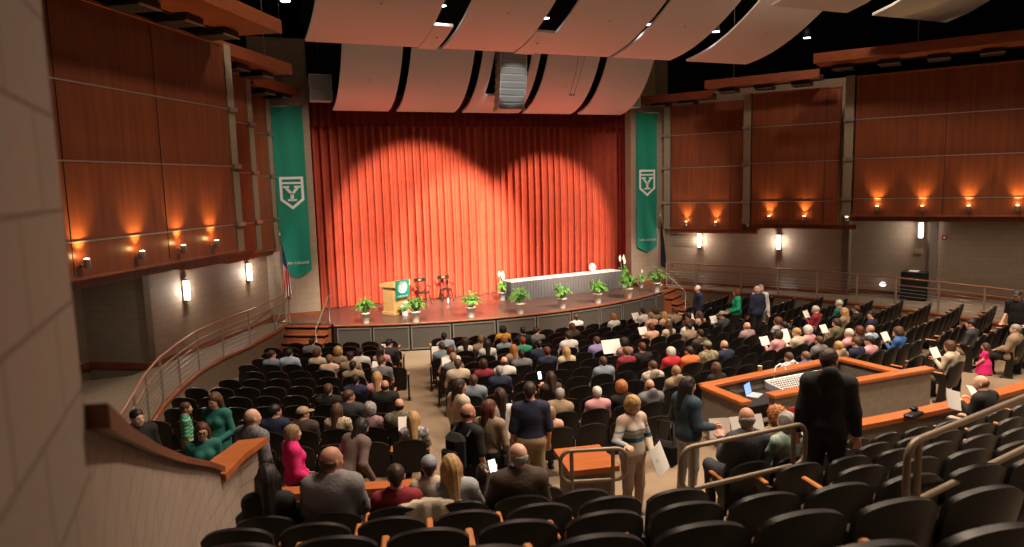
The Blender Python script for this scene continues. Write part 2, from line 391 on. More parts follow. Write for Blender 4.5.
# ---- walls
mb = MB(); wallbox(mb, (-8.35, 0), (-6.5, 0), -.1, 10.5, .45, 0); struct(mb.build('wall_proscenium_left', M['cmu']))
mb = MB(); wallbox(mb, (6.5, 0), (8.35, 0), -.1, 10.5, .45, 0); struct(mb.build('wall_proscenium_right', M['cmu']))
mb = MB(); mb.box((0, .2, 10.4), (13.0, .3, 3.4)); struct(mb.build('wall_proscenium_header', M['ceil']))
for s, nm in ((-1, 'left'), (1, 'right')):
    mb = MB(); a = wl(s, TC[s]); b = wl(s, 0)
    wallbox(mb, a, b, -.1, 9.0, .25, 0, -s if False else (1 if s < 0 else -1)); struct(mb.build('wall_'+nm, M['cmu']))
    mb = MB(); a = wl(s, TC[s]); b = wl(s, TC[s], REC[s]); wallbox(mb, a, b, -.1, 9.0, .25, 0, -1 if s < 0 else 1); struct(mb.build('wall_recess_'+nm, M['cmuD']))
    mb = MB(); a = wl(s, 16.5, -1.8); b = wl(s, TC[s], REC[s]); wallbox(mb, a, b, -.1, 9.0, .25, 0, 1 if s < 0 else -1); struct(mb.build('wall_rear_'+nm, M['cmu']))
    mb = MB(); 
    for p0, p1 in ((wl(s, -.1, .02), wl(s, TC[s], .02)), (wl(s, TC[s]+.02, 0), wl(s, TC[s]+.02, REC[s]+.02)), (wl(s, TC[s], REC[s]+.04), wl(s, 16, REC[s]+.04))):
        wallbox(mb, p0, p1, .9, 1.06, .06, 0, 1); wallbox(mb, p0, p1, .9, 1.06, .06, 0, -1)
    struct(mb.build('baseboard_'+nm, M['trimwood']))
mb = MB()
for x0, x1 in ((-8.2, -6.5), (6.5, 8.2)): mb.box(((x0+x1)/2, -.02, HS+.09), (x1-x0, .04, .18))
struct(mb.build('baseboard_proscenium', M['trimwood']))
# black void above and around
mb = MB(); mb.box((0, -11, 13.2), (60, 40, .3)); struct(mb.build('ceiling', M['ceil']))
mb = MB(); mb.box((-22, -9, 6.5), (.3, 36, 13.4)); struct(mb.build('wall_outer_left', M['ceil']))
mb = MB(); mb.box((22, -9, 6.5), (.3, 36, 13.4)); struct(mb.build('wall_outer_right', M['ceil']))
mb = MB(); mb.box((0, 6.2, 6.5), (44, .3, 13.4)); struct(mb.build('wall_back_stage', M['ceil']))
# pier next to the camera and the sloping guard wall that runs down from it
mb = MB(); wallbox(mb, (-10.31, -27.6), (-10.31, -23.79), 3.2, 11.5, .5, 0, 1); struct(mb.build('wall_pier', M['cmuP']))
GW = [(-10.31, -23.80, 4.962), (-10.404, -22.502, 4.513), (-10.428, -21.035, 3.949), (-10.363, -19.4, 3.287), (-10.21, -18.218, 2.788), (-10.08, -17.7, 2.52), (-9.956, -17.282, 2.413), (-9.90, -17.10, 2.41)]
mb = MB(); L = 0; N = len(GW); rowsU = []; V = []; F = []; U = []
for i, (x, y, z) in enumerate(GW):
    if i: L += hypot(x-GW[i-1][0], y-GW[i-1][1])
    V += [(x+.0, y, z-.03), (x, y, .5), (x-.22, y+.05, z-.03), (x-.22, y+.05, .5)]; rowsU.append((L, z))
for i in range(N-1):
    a, b = 4*i, 4*i+4; (l0, z0), (l1, z1) = rowsU[i], rowsU[i+1]
    F += [(a+1, a, b, b+1)[::-1], (a+3, b+3, b+2, a+2)[::-1], (a, a+2, b+2, b)]; U += [[(l0, .5), (l0, z0), (l1, z1), (l1, .5)][::-1], [(l0, .5), (l1, .5), (l1, z1), (l0, z0)][::-1], [(l0, 0), (l0, .2), (l1, .2), (l1, 0)]]
F.append((4*N-4, 4*N-3, 4*N-1, 4*N-2)); U.append([(0, 2), (0, .5), (.3, .5), (.3, 2)])
mb.add(V, F, 0, False, U); struct(mb.build('wall_guard', M['cmuP']))
mb = MB(); P_ = []
for i, (x, y, z) in enumerate(GW[:-2]):
    P_.append([(x+.05, y, z-.06), (x+.05, y, z), (x-.29, y+.10, z), (x-.29, y+.10, z-.06), (x+.05, y, z-.06)])
mb.grid(P_, 0, False); mb.add(P_[0][:4], [(0, 1, 2, 3)]); mb.add(P_[-1][:4], [(3, 2, 1, 0)])
struct(mb.build('trim_guard_cap', M['capdark']))
mb = MB(); mb.prism([(-10.38, -17.55), (-10.03, -17.72), (-9.82, -17.2), (-9.52, -16.72), (-9.86, -16.68)], 2.37, 2.44); struct(mb.build('trim_guard_cap_end', M['capwood']))
mb = MB(); wallbox(mb, (-10.0, -17.2), (-9.66, -16.8), .5, 2.37, .2, 0, 1); struct(mb.build('wall_guard_end', M['cmuP']))
# parapet in front of the rear block, with the opening for the stairs
mb = MB(); arc_sector(mb, 28.46, 28.60, -19.4, -15.4, .2, 1.74, n=24); arc_sector(mb, 27.98, 28.56, -12.1, -10.95, .2, 1.74, n=6); struct(mb.build('wall_parapet_left', M['boothwall']))
mb = MB(); arc_sector(mb, 28.32, 28.44, -7.6, 24, .2, 1.74, n=40); struct(mb.build('wall_parapet_right', M['boothwall']))
mb = MB(); arc_sector(mb, 28.42, 28.64, -19.5, -15.3, 1.74, 1.81, n=24, bottom=True); arc_sector(mb, 27.85, 28.64, -12.2, -10.85, 1.74, 1.81, n=6, bottom=True); struct(mb.build('trim_parapet_left', M['capwood']))
mb = MB(); arc_sector(mb, 28.26, 28.50, -7.7, 24, 1.74, 1.81, n=40, bottom=True); struct(mb.build('trim_parapet_right', M['capwood']))

# ---- timber bays on the side walls, boards above them, uplights
def side_box(mb, s, t0, t1, o0, o1, z0, z1, m=0):
    q = [wl(s, t0, o0), wl(s, t1, o0), wl(s, t1, o1), wl(s, t0, o1)]
    if s < 0: q = q[::-1]
    V = [(x, y, z0) for x, y, _ in q]+[(x, y, z1) for x, y, _ in q]
    return mb.add(V, [(0, 3, 2, 1), (4, 5, 6, 7), (0, 1, 5, 4), (1, 2, 6, 5), (2, 3, 7, 6), (3, 0, 4, 7)], m)
names = {0: 'nearest the stage', 1: 'in the middle', 2: 'farthest from the stage'}
BAYS = {1: [(.45, 3.4, .4, 3.40, 8.42, [4.45, 5.9, 7.25]), (4.05, 7.12, 1.4, 3.70, 8.50, [4.5, 5.95, 7.3]), (7.8, 14.6, 2.8, 4.08, 8.62, [4.62, 5.95, 7.25])],
        -1: [(.15, 2.15, .4, 3.46, 8.62, [4.45, 5.9, 7.3]), (3.1, 5.6, 1.4, 3.70, 8.75, [4.5, 5.95, 7.35]), (6.45, 13.6, 2.8, 4.0, 8.86, [4.62, 6.03, 7.4])]}
for s, sn in ((-1, 'left'), (1, 'right')):
    for i, (t0, t1, off, z0, z1, js) in enumerate(BAYS[s]):
        p = empty('timber_wall_bay', (0, 0, 0), 0, 'cherry wood panelled bay on the %s wall, bay %s' % (sn, names[i]), 'wall panel', 'timber bays on the side walls')
        b = MB(); side_box(b, s, t0, t1, off-.16, off, z0, z1); b.build('panel', M['redwood'], p)
        b = MB(); side_box(b, s, t0+.02, t0+.14, 0, off-.16, z0+.05, z1-.05); b.build('return_panel', M['redwood'], p)
        for z in js:
            b = MB(); side_box(b, s, t0, t1, off, off+.02, z-.014, z+.014); b.build('metal_strip', M['steel'], p)
        for t in ([t0+(t1-t0)*.84] if i < 2 else [t0+2.6, t0+5.2]):
            b = MB(); side_box(b, s, t-.008, t+.008, off, off+.008, z0+.05, z1-.05); b.build('joint', M['blackmetal'], p)
        b = MB(); side_box(b, s, t0, t1+.02, off-.05, off+.04, z1, z1+.05); b.build('edge_trim', M['trimwood'], p)
        b = MB(); side_box(b, s, t0, t1, off-.04, off+.03, z0-.05, z0); b.build('edge_trim', M['trimwood'], p)
        b = MB(); side_box(b, s, t0-.1, t1+.6 if i < 2 else t1, off-.45 if off > .5 else 0, off-.12, z0-.22, z0-.06); b.build('soffit_board', M['redwood'], p)
        # pilaster on the stage side of the bay
        pt = (t0-.34, t0-.06); po = off
        b = MB(); side_box(b, s, pt[0], pt[1], 0, po, z0-.05, z1+.08); q = b.build('pilaster', M['pil'], p)
        for z in js:
            b = MB(); side_box(b, s, pt[0]-.03, pt[1]+.03, po-.02, po+.07, z-.05, z+.05); b.build('clamp', M['steel'], q)
        # timber board floating above the bay
        fo = (1.33, 2.65, 4.5)[i]; ft = (-.5, 2.6, 6.75)[i]; fe = (2.5, 6.6, 14.5)[i]; zf = (8.55, 8.75, 8.98)[i]
        c = empty('timber_canopy', (0, 0, 0), 0, 'wooden canopy board hanging above the %s wall, board %s' % (sn, names[i]), 'canopy', 'timber canopy boards')
        b = MB(); side_box(b, s, ft, fe, fo-.05, fo, zf, zf+.30); side_box(b, s, ft, fe, off+.55, fo-.05, zf+.02, zf+.08); b.build('board', M['redwood2'], c)
        b = MB(); side_box(b, s, ft, fe, off+.5, off+.55, zf-.02, zf+.2); b.build('rear_edge', M['blackmetal'], c)
        k = 0; t = ft+.7
        while t < fe-.3:
            b = MB(); side_box(b, s, t-.3, t+.3, off+.15, off+.85, zf-.14, zf-.0); g = b.build('light_box', M['blackmetal'], c)
            b = MB(); side_box(b, s, t-.31, t+.31, off+.83, off+.87, zf-.15, zf-.12); b.build('rim', M['steel'], g)
            t += (1.15, 1.3, 1.35)[i]
        b = MB(); m_ = wl(s, (ft+fe)/2-1, fo-.3); b.tube([(m_[0], m_[1], zf+.08), (m_[0], m_[1], 13)], .012, 5); b.build('hanger', M['steel'], c)

def uplight(s, t, off, z, label, e=16):
    x, y, _ = wl(s, t, off+.14); rz = -TH if s > 0 else TH
    d = wl(s, t, off+1); dn = Vector((d[0]-x, d[1]-y)).normalized(); rz = atan2(dn.y, dn.x)-pi/2     # local +Y into the hall
    p = empty('wall_uplight', (x, y, z), rz, label, 'lamp', 'amber uplights on the timber bays')
    b = MB(); b.tube([(0, -.15, -.06), (0, 0, -.06)], .018, 8); b.box((0, -.15, -.06), (.09, .02, .14)); b.build('bracket', M['steel'], p)
    b = MB(); b.lathe([(.02, -.13), (.055, -.11), (.062, .03), (.055, .05)], (0, 0, 0), 12); b.build('lamp_body', M['steel'], p)
    b = MB(); b.lathe([(.0, .03), (.05, .035), (.045, .055), (0, .062)], (0, 0, 0), 12, cap=False); b.build('lens', M['amber'], p)
    tg = wl(s, t, off-.02, z+1.1)
    light('uplight_lamp', 'SPOT', (x, y, z+.08), e*6.5, (1, .58, .17), tg, size=.04, spot=80, blend=1)
    light('uplight_glow', 'POINT', (x, y, z+.10), e*.16, (1, .55, .2), size=.03)
on = ['first', 'second', 'third', 'fourth', 'fifth', 'sixth']
for k, t in enumerate((11.5, 10.06, 8.76, 7.52)): uplight(-1, t, 2.8, 4.27, 'amber uplight on the left timber bay, %s counting from the block pier' % on[k], 22)
for k, (t, off, z) in enumerate(((1.15, .4, 3.62), (2.4, .4, 3.62))): uplight(1, t, off, z, 'amber uplight on the right wall bay nearest the stage, %s from the banner' % on[k])
for k, (t, off, z) in enumerate(((4.75, 1.4, 3.92), (6.0, 1.4, 3.92))): uplight(1, t, off, z, 'amber uplight on the middle right bay, %s from the stage' % on[k])
for k, t in enumerate((8.55, 9.85, 11.1, 12.35)): uplight(1, t, 2.8, 4.33, 'amber uplight on the far right timber bay, %s from the stage' % on[k])
uplight(1, 3.75, .5, 3.62, 'amber uplight at the pilaster between the first two right bays', 5)
uplight(1, 7.45, 1.5, 3.9, 'amber uplight at the pilaster before the far right bay', 5)

def sconce(s, t, off, z, label):
    x, y, _ = wl(s, t, off+.0); d = wl(s, t, off+1); rz = atan2(d[1]-y, d[0]-x)-pi/2
    p = empty('wall_sconce', (x, y, z), rz, label, 'lamp', 'white wall sconces')
    b = MB(); b.box((0, .02, 0), (.16, .04, .60)); b.build('back_plate', M['steel'], p)
    b = MB(); b.lathe([(.0, -.27), (.06, -.27), (.065, -.2), (.065, .2), (.06, .27), (0, .27)], (0, .09, 0), 12, cap=False); b.build('glass', M['sconce'], p)
    b = MB()
    for q in (-.28, .0, .28): b.box((0, .1, q), (.15, .15, .018))
    for q in (-1, 1): b.box((q*.076, .1, 0), (.012, .03, .58))
    b.build('cage', M['steel'], p)
    g = wl(s, t, off+.24); light('sconce_lamp', 'POINT', (g[0], g[1], z), 36, (1, .9, .78), size=.09)
sconce(-1, 4.65, 0, 2.72, 'bright white sconce on the left block wall, nearer the recess')
sconce(-1, 1.32, 0, 2.81, 'bright white sconce on the left block wall, nearer the flag')
sconce(1, 1.57, 0, 2.86, 'bright white sconce on the right wall beside the banner')
sconce(1, 4.78, 0, 2.86, 'bright white sconce in the middle of the right wall')
sconce(1, 9.62, -.6, 3.36, 'bright white sconce above the black cabinet on the right')

# ---------------------------------------------------------------- curtain and valance
def drape(x0, x1, y, z0, z1, amp, per, seed, flare=.3, nz=8):
    r = np.random.RandomState(seed); n = int((x1-x0)/per*10); P = []
    ph = np.cumsum(r.uniform(.7, 1.3, n))*2*pi/10; am = amp*(0.75+.5*np.interp(np.arange(n), np.arange(0, n, 12), r.rand(len(np.arange(0, n, 12)))))
    for i in range(nz+1):
        z = z0+(z1-z0)*i/nz; k = 1-flare*(i/nz)
        P.append([(x0+(x1-x0)*j/(n-1)+.25*am[j]*cos(2*ph[j]), y+k*am[j]*sin(ph[j])+.03*sin(j*.013+i), z) for j in range(n)])
    return P
cu = empty('stage_curtain', (0, 1.3, HS), 0, 'large red velvet stage curtain drawn closed across the stage', 'curtain')
mb = MB(); mb.grid(drape(-7.1, 0.25, 0, .02, 8.4, .14, .31, 3)); mb.build('curtain_half', M['velvet'], cu)
mb = MB(); mb.grid(drape(0.0, 7.1, .13, .02, 8.4, .14, .31, 5)); mb.build('curtain_half', M['velvet'], cu)
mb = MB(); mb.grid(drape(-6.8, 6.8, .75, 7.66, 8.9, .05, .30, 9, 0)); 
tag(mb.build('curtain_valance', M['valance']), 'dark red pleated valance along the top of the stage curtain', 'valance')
# side legs just inside the opening
for s in (-1, 1):
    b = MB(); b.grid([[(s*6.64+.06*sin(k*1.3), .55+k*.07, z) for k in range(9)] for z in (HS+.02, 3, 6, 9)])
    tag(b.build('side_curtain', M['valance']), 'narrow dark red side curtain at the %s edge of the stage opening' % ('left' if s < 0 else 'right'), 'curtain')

# ---------------------------------------------------------------- banners
def text_mesh(txt, size, name, mat, parent, loc, rot, align='CENTER', ext=.002):
    cu_ = bpy.data.curves.new(name, 'FONT'); cu_.body = txt; cu_.size = size; cu_.align_x = align; cu_.extrude = ext
    o = bpy.data.objects.new(name, cu_); COL.objects.link(o)
    dg = bpy.context.evaluated_depsgraph_get(); me = bpy.data.meshes.new_from_object(o.evaluated_get(dg)); me.name = name
    bpy.data.objects.remove(o); me.materials.clear(); me.materials.append(mat)
    q = obj(name, me, parent, loc); q.rotation_euler = rot; return q
for s, sn in ((-1, 'left'), (1, 'right')):
    p = empty('hanging_banner', (s*7.24, -.07, 0), 0, 'tall green college banner with a white shield, %s of the stage' % sn, 'banner', 'green banners beside the stage')
    w2 = .51; zt, zs_, zb = 8.24, 2.62, 2.35
    poly = [(-w2, zs_), (0, zb), (w2, zs_), (w2, zt), (-w2, zt)]
    b = MB(); nz = 30; P = []
    for i in range(nz+1):
        row = []
        for j in range(13):
            u = -1+j/6; zl = zb+(zs_-zb)*abs(u); z = zl+(zt-zl)*i/nz
            row.append((u*w2, .012*sin(u*5+z*.8)+.008*sin(z*2.1), z))
        P.append(row)
    b.grid(P); b.build('cloth', M['banner'], p)
    b = MB(); b.tube([(-w2-.03, .0, zt), (w2+.03, 0, zt)], .025, 8); b.build('top_rod', M['steel'], p)
    # shield outline and letter Y
    b = MB(); y0 = -.035; cz = 5.35
    def ring(outer, inner):
        n = len(outer); V = [(x, y0, z) for x, z in outer]+[(x, y0, z) for x, z in inner]
        b.add(V, [(i, (i+1) % n, n+(i+1) % n, n+i) for i in range(n)])
    o_ = [(-.40, .52), (.40, .52), (.40, -.28), (.0, -.60), (-.40, -.28)]; i_ = [(-.31, .43), (.31, .43), (.31, -.235), (0, -.485), (-.31, -.235)]
    ring([(x, z+cz) for x, z in o_], [(x, z+cz) for x, z in i_])
    for q in ([(-.34, .27), (.34, .27), (.34, .34), (-.34, .34)],):
        b.add([(x, y0-.001, z+cz) for x, z in q], [(0, 1, 2, 3)])
    b.build('shield', M['white'], p)
    b = MB()
    for q in ([(-.30, .21), (-.08, .21), (-.08, .14), (-.30, .14)], [(.08, .21), (.30, .21), (.30, .14), (.08, .14)], [(-.25, .15), (-.13, .15), (.06, -.08), (-.06, -.08)], [(.13, .15), (.25, .15), (.06, -.08), (-.06, -.08)],
              [(-.06, -.05), (.06, -.05), (.06, -.27), (-.06, -.27)], [(-.15, -.24), (.15, -.24), (.15, -.31), (-.15, -.31)]):
        b.add([(x, y0-.004, z+cz) for x, z in q], [(0, 1, 2, 3)])
    b.build('letter', M['white'], p)
    text_mesh('YORK COLLEGE', .118, 'lettering', M['white'], p, (0, -.04, 2.86), (pi/2, 0, 0))

# ---------------------------------------------------------------- reflector panels (clouds)
def cloud(x0, x1, prof, label, cut=None, grp='white reflector panels'):
    b = MB(); n = 14; ys = np.linspace(0, 1, n); pr = np.array(prof); tt = np.linspace(0, 1, len(pr))
    def q(t): return (float(np.interp(t, tt, pr[:, 0])), float(np.interp(t, tt, pr[:, 1])))
    def slab(xa, xb, t0, t1):
        T = np.linspace(t0, t1, n)
        lo = [[(xa, *q(t)), (xb, *q(t))] for t in T]; hi = [[(xa, q(t)[0]+.0, q(t)[1]+.07), (xb, q(t)[0], q(t)[1]+.07)] for t in T]
        b.grid(lo, 0, True); b.grid([r[::-1] for r in hi], 0, True)
        for k in (0, 1):
            b.grid([[lo[i][k], hi[i][k]] if k else [hi[i][k], lo[i][k]] for i in range(n)], 0, False)
        for i in (0, n-1):
            b.add([lo[i][0], lo[i][1], hi[i][1], hi[i][0]], [(0, 1, 2, 3) if i else (3, 2, 1, 0)])
    if cut: slab(x0, cut[0], 0, 1); slab(cut[1], x1, 0, 1); slab(cut[0], cut[1], 0, cut[2])
    else: slab(x0, x1, 0, 1)
    o = b.build('reflector_panel', M['cloud']); tag(o, label, 'ceiling panel', grp)
    c = MB(); qx, (qy, qz) = (x0+x1)/2, q(.6); c.lathe([(.03, -.02), (.03, .0)], (qx, qy, qz-.01), 8); c.build('fixing_cap', M['steel'], o)
    c = MB(); c.tube([(qx, q(.5)[0], q(.5)[1]+.05), (qx, q(.5)[0], 13)], .008, 4); c.build('suspension_rod', M['blackmetal'], o)
    return o
lowp = [(-.35, 8.09), (-.85, 8.19), (-1.35, 8.40), (-1.8, 8.72), (-2.15, 9.07), (-2.45, 9.46), (-2.7, 9.88)]
pos = ['far left', 'second from left', 'middle', 'second from right', 'far right']
for k, (x0, x1) in enumerate(((-5.75, -3.80), (-3.52, -1.34), (-1.04, 1.10), (1.40, 3.48), (3.80, 5.80))):
    cloud(x0, x1, lowp, 'curved off-white reflector panel just above the curtain, %s of five' % pos[k], (-.62, .78, .42) if k == 2 else None)
upp = [(-5.9, 9.27), (-6.45, 9.33), (-7.0, 9.43), (-7.5, 9.57), (-8.05, 9.77), (-8.6, 10.02), (-9.15, 10.31), (-9.6, 10.6)]
for k, (x0, x1) in enumerate(((-7.3, -4.25), (-3.55, -1.35), (-.70, 1.85), (2.0, 4.2), (4.85, 7.35))):
    cloud(x0, x1, upp, 'large off-white reflector panel of the upper row, %s of five' % pos[k])
for k, (x0, x1) in enumerate(((-4.25, -3.72), (-1.32, -.72))):
    p2 = [(y+.05, z-.03) for y, z in upp[:4]]; cloud(x0, x1, p2, 'narrow filler panel in the upper reflector row, %s gap' % ('left' if k == 0 else 'centre'))
thp = [(-10.3, 9.97), (-11, 10.1), (-11.7, 10.35), (-12.4, 10.7), (-13.1, 11.15)]
for k, (x0, x1) in enumerate(((4.3, 7.05), (8.05, 11.2))):
    cloud(x0, x1, thp, 'off-white reflector panel nearest the audience at top right, %s one' % ('left' if k == 0 else 'right'))

# downlights in the gaps
def downlight(x, y, z, label):
    p = empty('ceiling_downlight', (x, y, z), 0, label, 'lamp', 'ceiling downlights')
    b = MB(); b.lathe([(.05, .30), (.10, .28), (.13, .0), (.12, .0)], (0, 0, 0), 14); b.build('housing', M['blackmetal'], p)
    b = MB(); b.lathe([(0, -.005), (.115, -.005)], (0, 0, 0), 14, cap=False); b.build('lens', M['led'], p)
    b = MB(); b.tube([(0, 0, .28), (0, 0, 13-z)], .012, 5); b.build('stem', M['blackmetal'], p)
    light('downlight_lamp', 'SPOT', (x, y, z-.03), 120, (1, .9, .78), (x, y, 0), size=.1, spot=80, blend=.8)
for k, (x, y, z) in enumerate(((-4.15, -7.3, 9.98), (-4.05, -7.55, 10.02), (-1.0, -7.35, 9.95), (2.0, -7.5, 9.95), (2.3, -7.5, 9.95), (4.6, -7.25, 9.95), (4.95, -7.25, 9.95), (8.75, -7.2, 9.98), (-7.85, -6.95, 10.0))):
    downlight(x, y, z, 'small round ceiling downlight, ' + ['left of the pair in the first gap', 'right of the pair in the first gap', 'single one above the hanging speakers', 'left of the pair in the third gap', 'right of the pair in the third gap', 'left of the pair in the fourth gap', 'right of the pair in the fourth gap', 'single one beyond the right end of the panels', 'single one beyond the left end of the panels'][k])

# ---------------------------------------------------------------- hanging loudspeakers
p = empty('line_array', (.10, -2.55, 0), 0, 'tall hanging column of grey loudspeaker boxes in front of the panels', 'loudspeaker')
zz = 9.98; th = 0.0
for k in range(8):
    h = .34 if k == 0 else .235
    R = Matrix.Rotation(-th, 3, 'X'); b = MB(); yc = .02*k*k*.32
    b.rbox((0, .18+yc, zz-h/2), (.98, .5, h-.015), .02, 0, R); q = b.build('speaker_box', M['grille'], p)
    b = MB(); b.box((0, -.085+yc, zz-h/2), (.90, .02, h-.05), 0, R); b.build('grille', M['console'], q)
    b = MB(); b.box((0, -.09+yc, zz-.012), (.99, .025, .018)); 
    for sx in (-1, 1): b.box((sx*.485, -.09+yc, zz-h/2), (.02, .025, h))
    b.build('front_frame', M['spkframe'], q)
    zz -= h; th += radians(2.2)
b = MB()
for sx in (-.3, .3): b.tube([(sx, .2, 9.95), (sx, .2, 13)], .012, 5)
b.build('rigging', M['steel'], p)
for s, x in ((-1, -6.15), (1, 6.15)):
    p = empty('side_loudspeaker', (x, -.42, 8.36), 0, 'pair of grey speaker boxes hung at the %s end of the reflectors' % ('left' if s < 0 else 'right'), 'loudspeaker', 'hung side loudspeakers')
    for k in range(2):
        b = MB(); b.rbox((0, 0, .22+.45*k), (.74, .5, .43), .02); q = b.build('speaker_box', M['grille'], p)
        b = MB(); b.box((0, -.255, .22+.45*k), (.68, .02, .37)); b.build('grille', M['console'], q)
        b = MB()
        for sx in (-1, 1): b.box((sx*.36, -.26, .22+.45*k), (.025, .02, .43))
        for sz in (.015, .425): b.box((0, -.26, sz+.45*k), (.74, .02, .02))
        b.build('front_frame', M['spkframe'], q)
    b = MB(); b.tube([(0, 0, .88), (0, 0, 4.6)], .012, 5); b.build('rigging', M['steel'], p)
p = empty('cable_loop', (2.55, -2.2, 0), 0, 'thin black cable loop hanging in front of the reflector panels', 'cable')
b = MB(); b.tube([(-.17, -1.2, 10.6), (-.10, -.55, 9.3), (-.08, -.05, 8.62)], .008, 5); b.tube([(.17, -1.2, 10.6), (.10, -.55, 9.3), (.08, -.05, 8.62)], .008, 5); b.build('cable_run', M['blackmetal'], p)
b = MB(); b.box((0, -.03, 8.58), (.22, .05, .07)); b.build('end_fitting', M['steel'], p)

# ---------------------------------------------------------------- flags
def flag(x, y, kind, label):
    p = empty('flag_on_pole', (x, y, HS), 0, label, 'flag')
    b = MB(); b.lathe([(.16, 0), (.16, .03), (.05, .06), (.03, .1)], (0, 0, 0), 16); b.build('base', M['gold'], p)
    b = MB(); b.tube([(0, 0, .05), (0, 0, 2.95)], .017, 8); b.build('pole', M['trimwood'], p)
    b = MB(); b.lathe([(0, 2.95), (.035, 2.99), (.012, 3.06), (0, 3.14)], (0, 0, 0), 8, cap=False); b.build('finial', M['gold'], p)
    n = 33; P = []; U = []; zt, zb = 2.85, .82
    for i in range(25):
        v = i/24; z = zt+(zb-zt)*v; wd = .05+.20*min(1, v*1.25)**.8; row = []; ur = []
        for j in range(n):
            u = j/(n-1); row.append((.03+wd*u*1.0+.02*v, .05*sin(u*19+v*2.)*(.35+v), z-.30*u*(1-v)-.12*u*v)); ur.append((u, v))
        P.append(row); U.append(ur)
    b = MB(); b.grid(P, 0, True, U); f = b.build('flag_cloth', flagmat[kind], p)
    return p
def us_flag():
    m, nt, b = nodemat('striped_flag'); tc = nt.nodes.new('ShaderNodeTexCoord'); sp = nt.nodes.new('ShaderNodeSeparateXYZ'); nt.links.new(tc.outputs['UV'], sp.inputs[0])
    def math_(op, a, bb):
        q = nt.nodes.new('ShaderNodeMath'); q.operation = op
        for k, v in enumerate((a, bb)):
            if isinstance(v, (int, float)): q.inputs[k].default_value = v
            else: nt.links.new(v, q.inputs[k])
        return q.outputs[0]
    d = math_('ADD', sp.outputs[0], math_('MULTIPLY', sp.outputs[1], .55))       # stripes hang on the slant
    st = math_('GREATER_THAN', math_('FRACT', math_('MULTIPLY', d, 3.4), 0), .5)
    can = math_('MULTIPLY', math_('LESS_THAN', sp.outputs[1], .42), math_('LESS_THAN', sp.outputs[0], .95))
    vo = nt.nodes.new('ShaderNodeTexVoronoi'); vo.inputs['Scale'].default_value = 11; nt.links.new(tc.outputs['UV'], vo.inputs['Vector'])
    star = math_('LESS_THAN', vo.outputs['Distance'], .22)
    def mix(f, a, c):
        q = nt.nodes.new('ShaderNodeMix'); q.data_type = 'RGBA'; nt.links.new(f, q.inputs['Factor'])
        for k, v in (('A', a), ('B', c)):
            if isinstance(v, tuple): q.inputs[k].default_value = (*v, 1)
            else: nt.links.new(v, q.inputs[k])
        return q.outputs['Result']
    nt.links.new(mix(can, mix(st, (.75, .7, .66), (.6, .02, .035)), mix(star, (.02, .03, .11), (.6, .6, .6))), b.inputs['Base Color']); b.inputs['Roughness'].default_value = .8
    return m
flagmat = {'us': us_flag(), 'dark': plain('dark_flag', (.012, .016, .05), .8, noise=.5, nscale=5)}
flag(-7.78, -.55, 'us', 'american flag hanging on a pole beside the left banner')
flag(7.62, -.5, 'dark', 'dark blue flag hanging on a pole beside the right banner')

# ---------------------------------------------------------------- guard rails of the side walkways
RAILPTS = [(-7.75, -.75), (-8.25, -2.1), (-9.1, -3.8), (-9.85, -5.0), (-10.45, -6.3), (-10.85, -7.7), (-11.15, -9.0), (-11.33, -10.4), (-11.42, -11.8), (-11.5, -13.2)]
for s, sn in ((-1, 'left'), (1, 'right')):
    pts = [(x*-s, y) for x, y in RAILPTS]; z0 = .915
    p = empty('guard_railing', (pts[0][0], pts[0][1], z0), 0, 'steel post and cable guard railing along the %s walkway' % sn, 'railing', 'walkway guard railings')
    ox, oy = pts[0]
    L = [(x-ox, y-oy) for x, y in pts]
    b = MB(); b.tube([(x, y, 1.04) for x, y in L], .028, 8); b.build('top_rail', M['railwood'], p)
    b = MB(); b.tube([(x+.0, y, .80) for x, y in L], .018, 6); b.build('hand_rail', M['railwood'], p)
    for x, y in L:
        b = MB(); b.box((x, y, .51), (.045, .045, 1.02)); b.build('post', M['postpaint'], p)
    for k in range(6):
        b = MB(); b.tube([(x, y, .10+.115*k) for x, y in L], .007, 4); b.build('cable', M['steel'], p)
# tube handrails at the front of the rear block
def hoop_rail(p0, p1, ztop, sep, zf0, label):
    a = Vector((*p0, ztop)); d = Vector((p1[0]-p0[0], p1[1]-p0[1], 0)); L = d.length; ang = atan2(d.y, d.x)
    p = empty('tube_handrail', (p0[0], p0[1], zf0), ang, label, 'handrail', 'bronze tube handrails')
    zt = ztop-zf0; r = .12; b = MB(); pts = []
    for cx, cz, q0 in ((r, zt-r, pi), (L-r, zt-r, pi/2), (L-r, zt-sep+r, 0), (r, zt-sep+r, -pi/2)):
        for k in range(6): q = q0-(pi/2)*k/5; pts.append((cx+r*cos(q), 0, cz+r*sin(q)))
    b.tube(pts, .024, 10, closed=True); b.build('hoop', M['railpaint'], p)
    for x in (.13, L-.16):
        b = MB(); b.tube([(x, 0, 0), (x, 0, zt-.01)], .024, 10); b.lathe([(.055, 0), (.055, .012), (.02, .02)], (x, 0, 0), 10); b.build('post', M['railpaint'], p)
hoop_rail((-6.42, -18.49), (-5.68, -18.74), 2.31, .38, rf(0), 'short brown tube handrail by the striped sweater woman')
hoop_rail((-6.10, -20.36), (-4.56, -20.36), 2.93, .42, rf(1), 'brown tube handrail in front of the denim jacket woman')
hoop_rail((-6.02, -22.60), (-3.6, -22.2), 3.72, .42, rf(3), 'brown tube handrail at the right edge, nearest the camera')

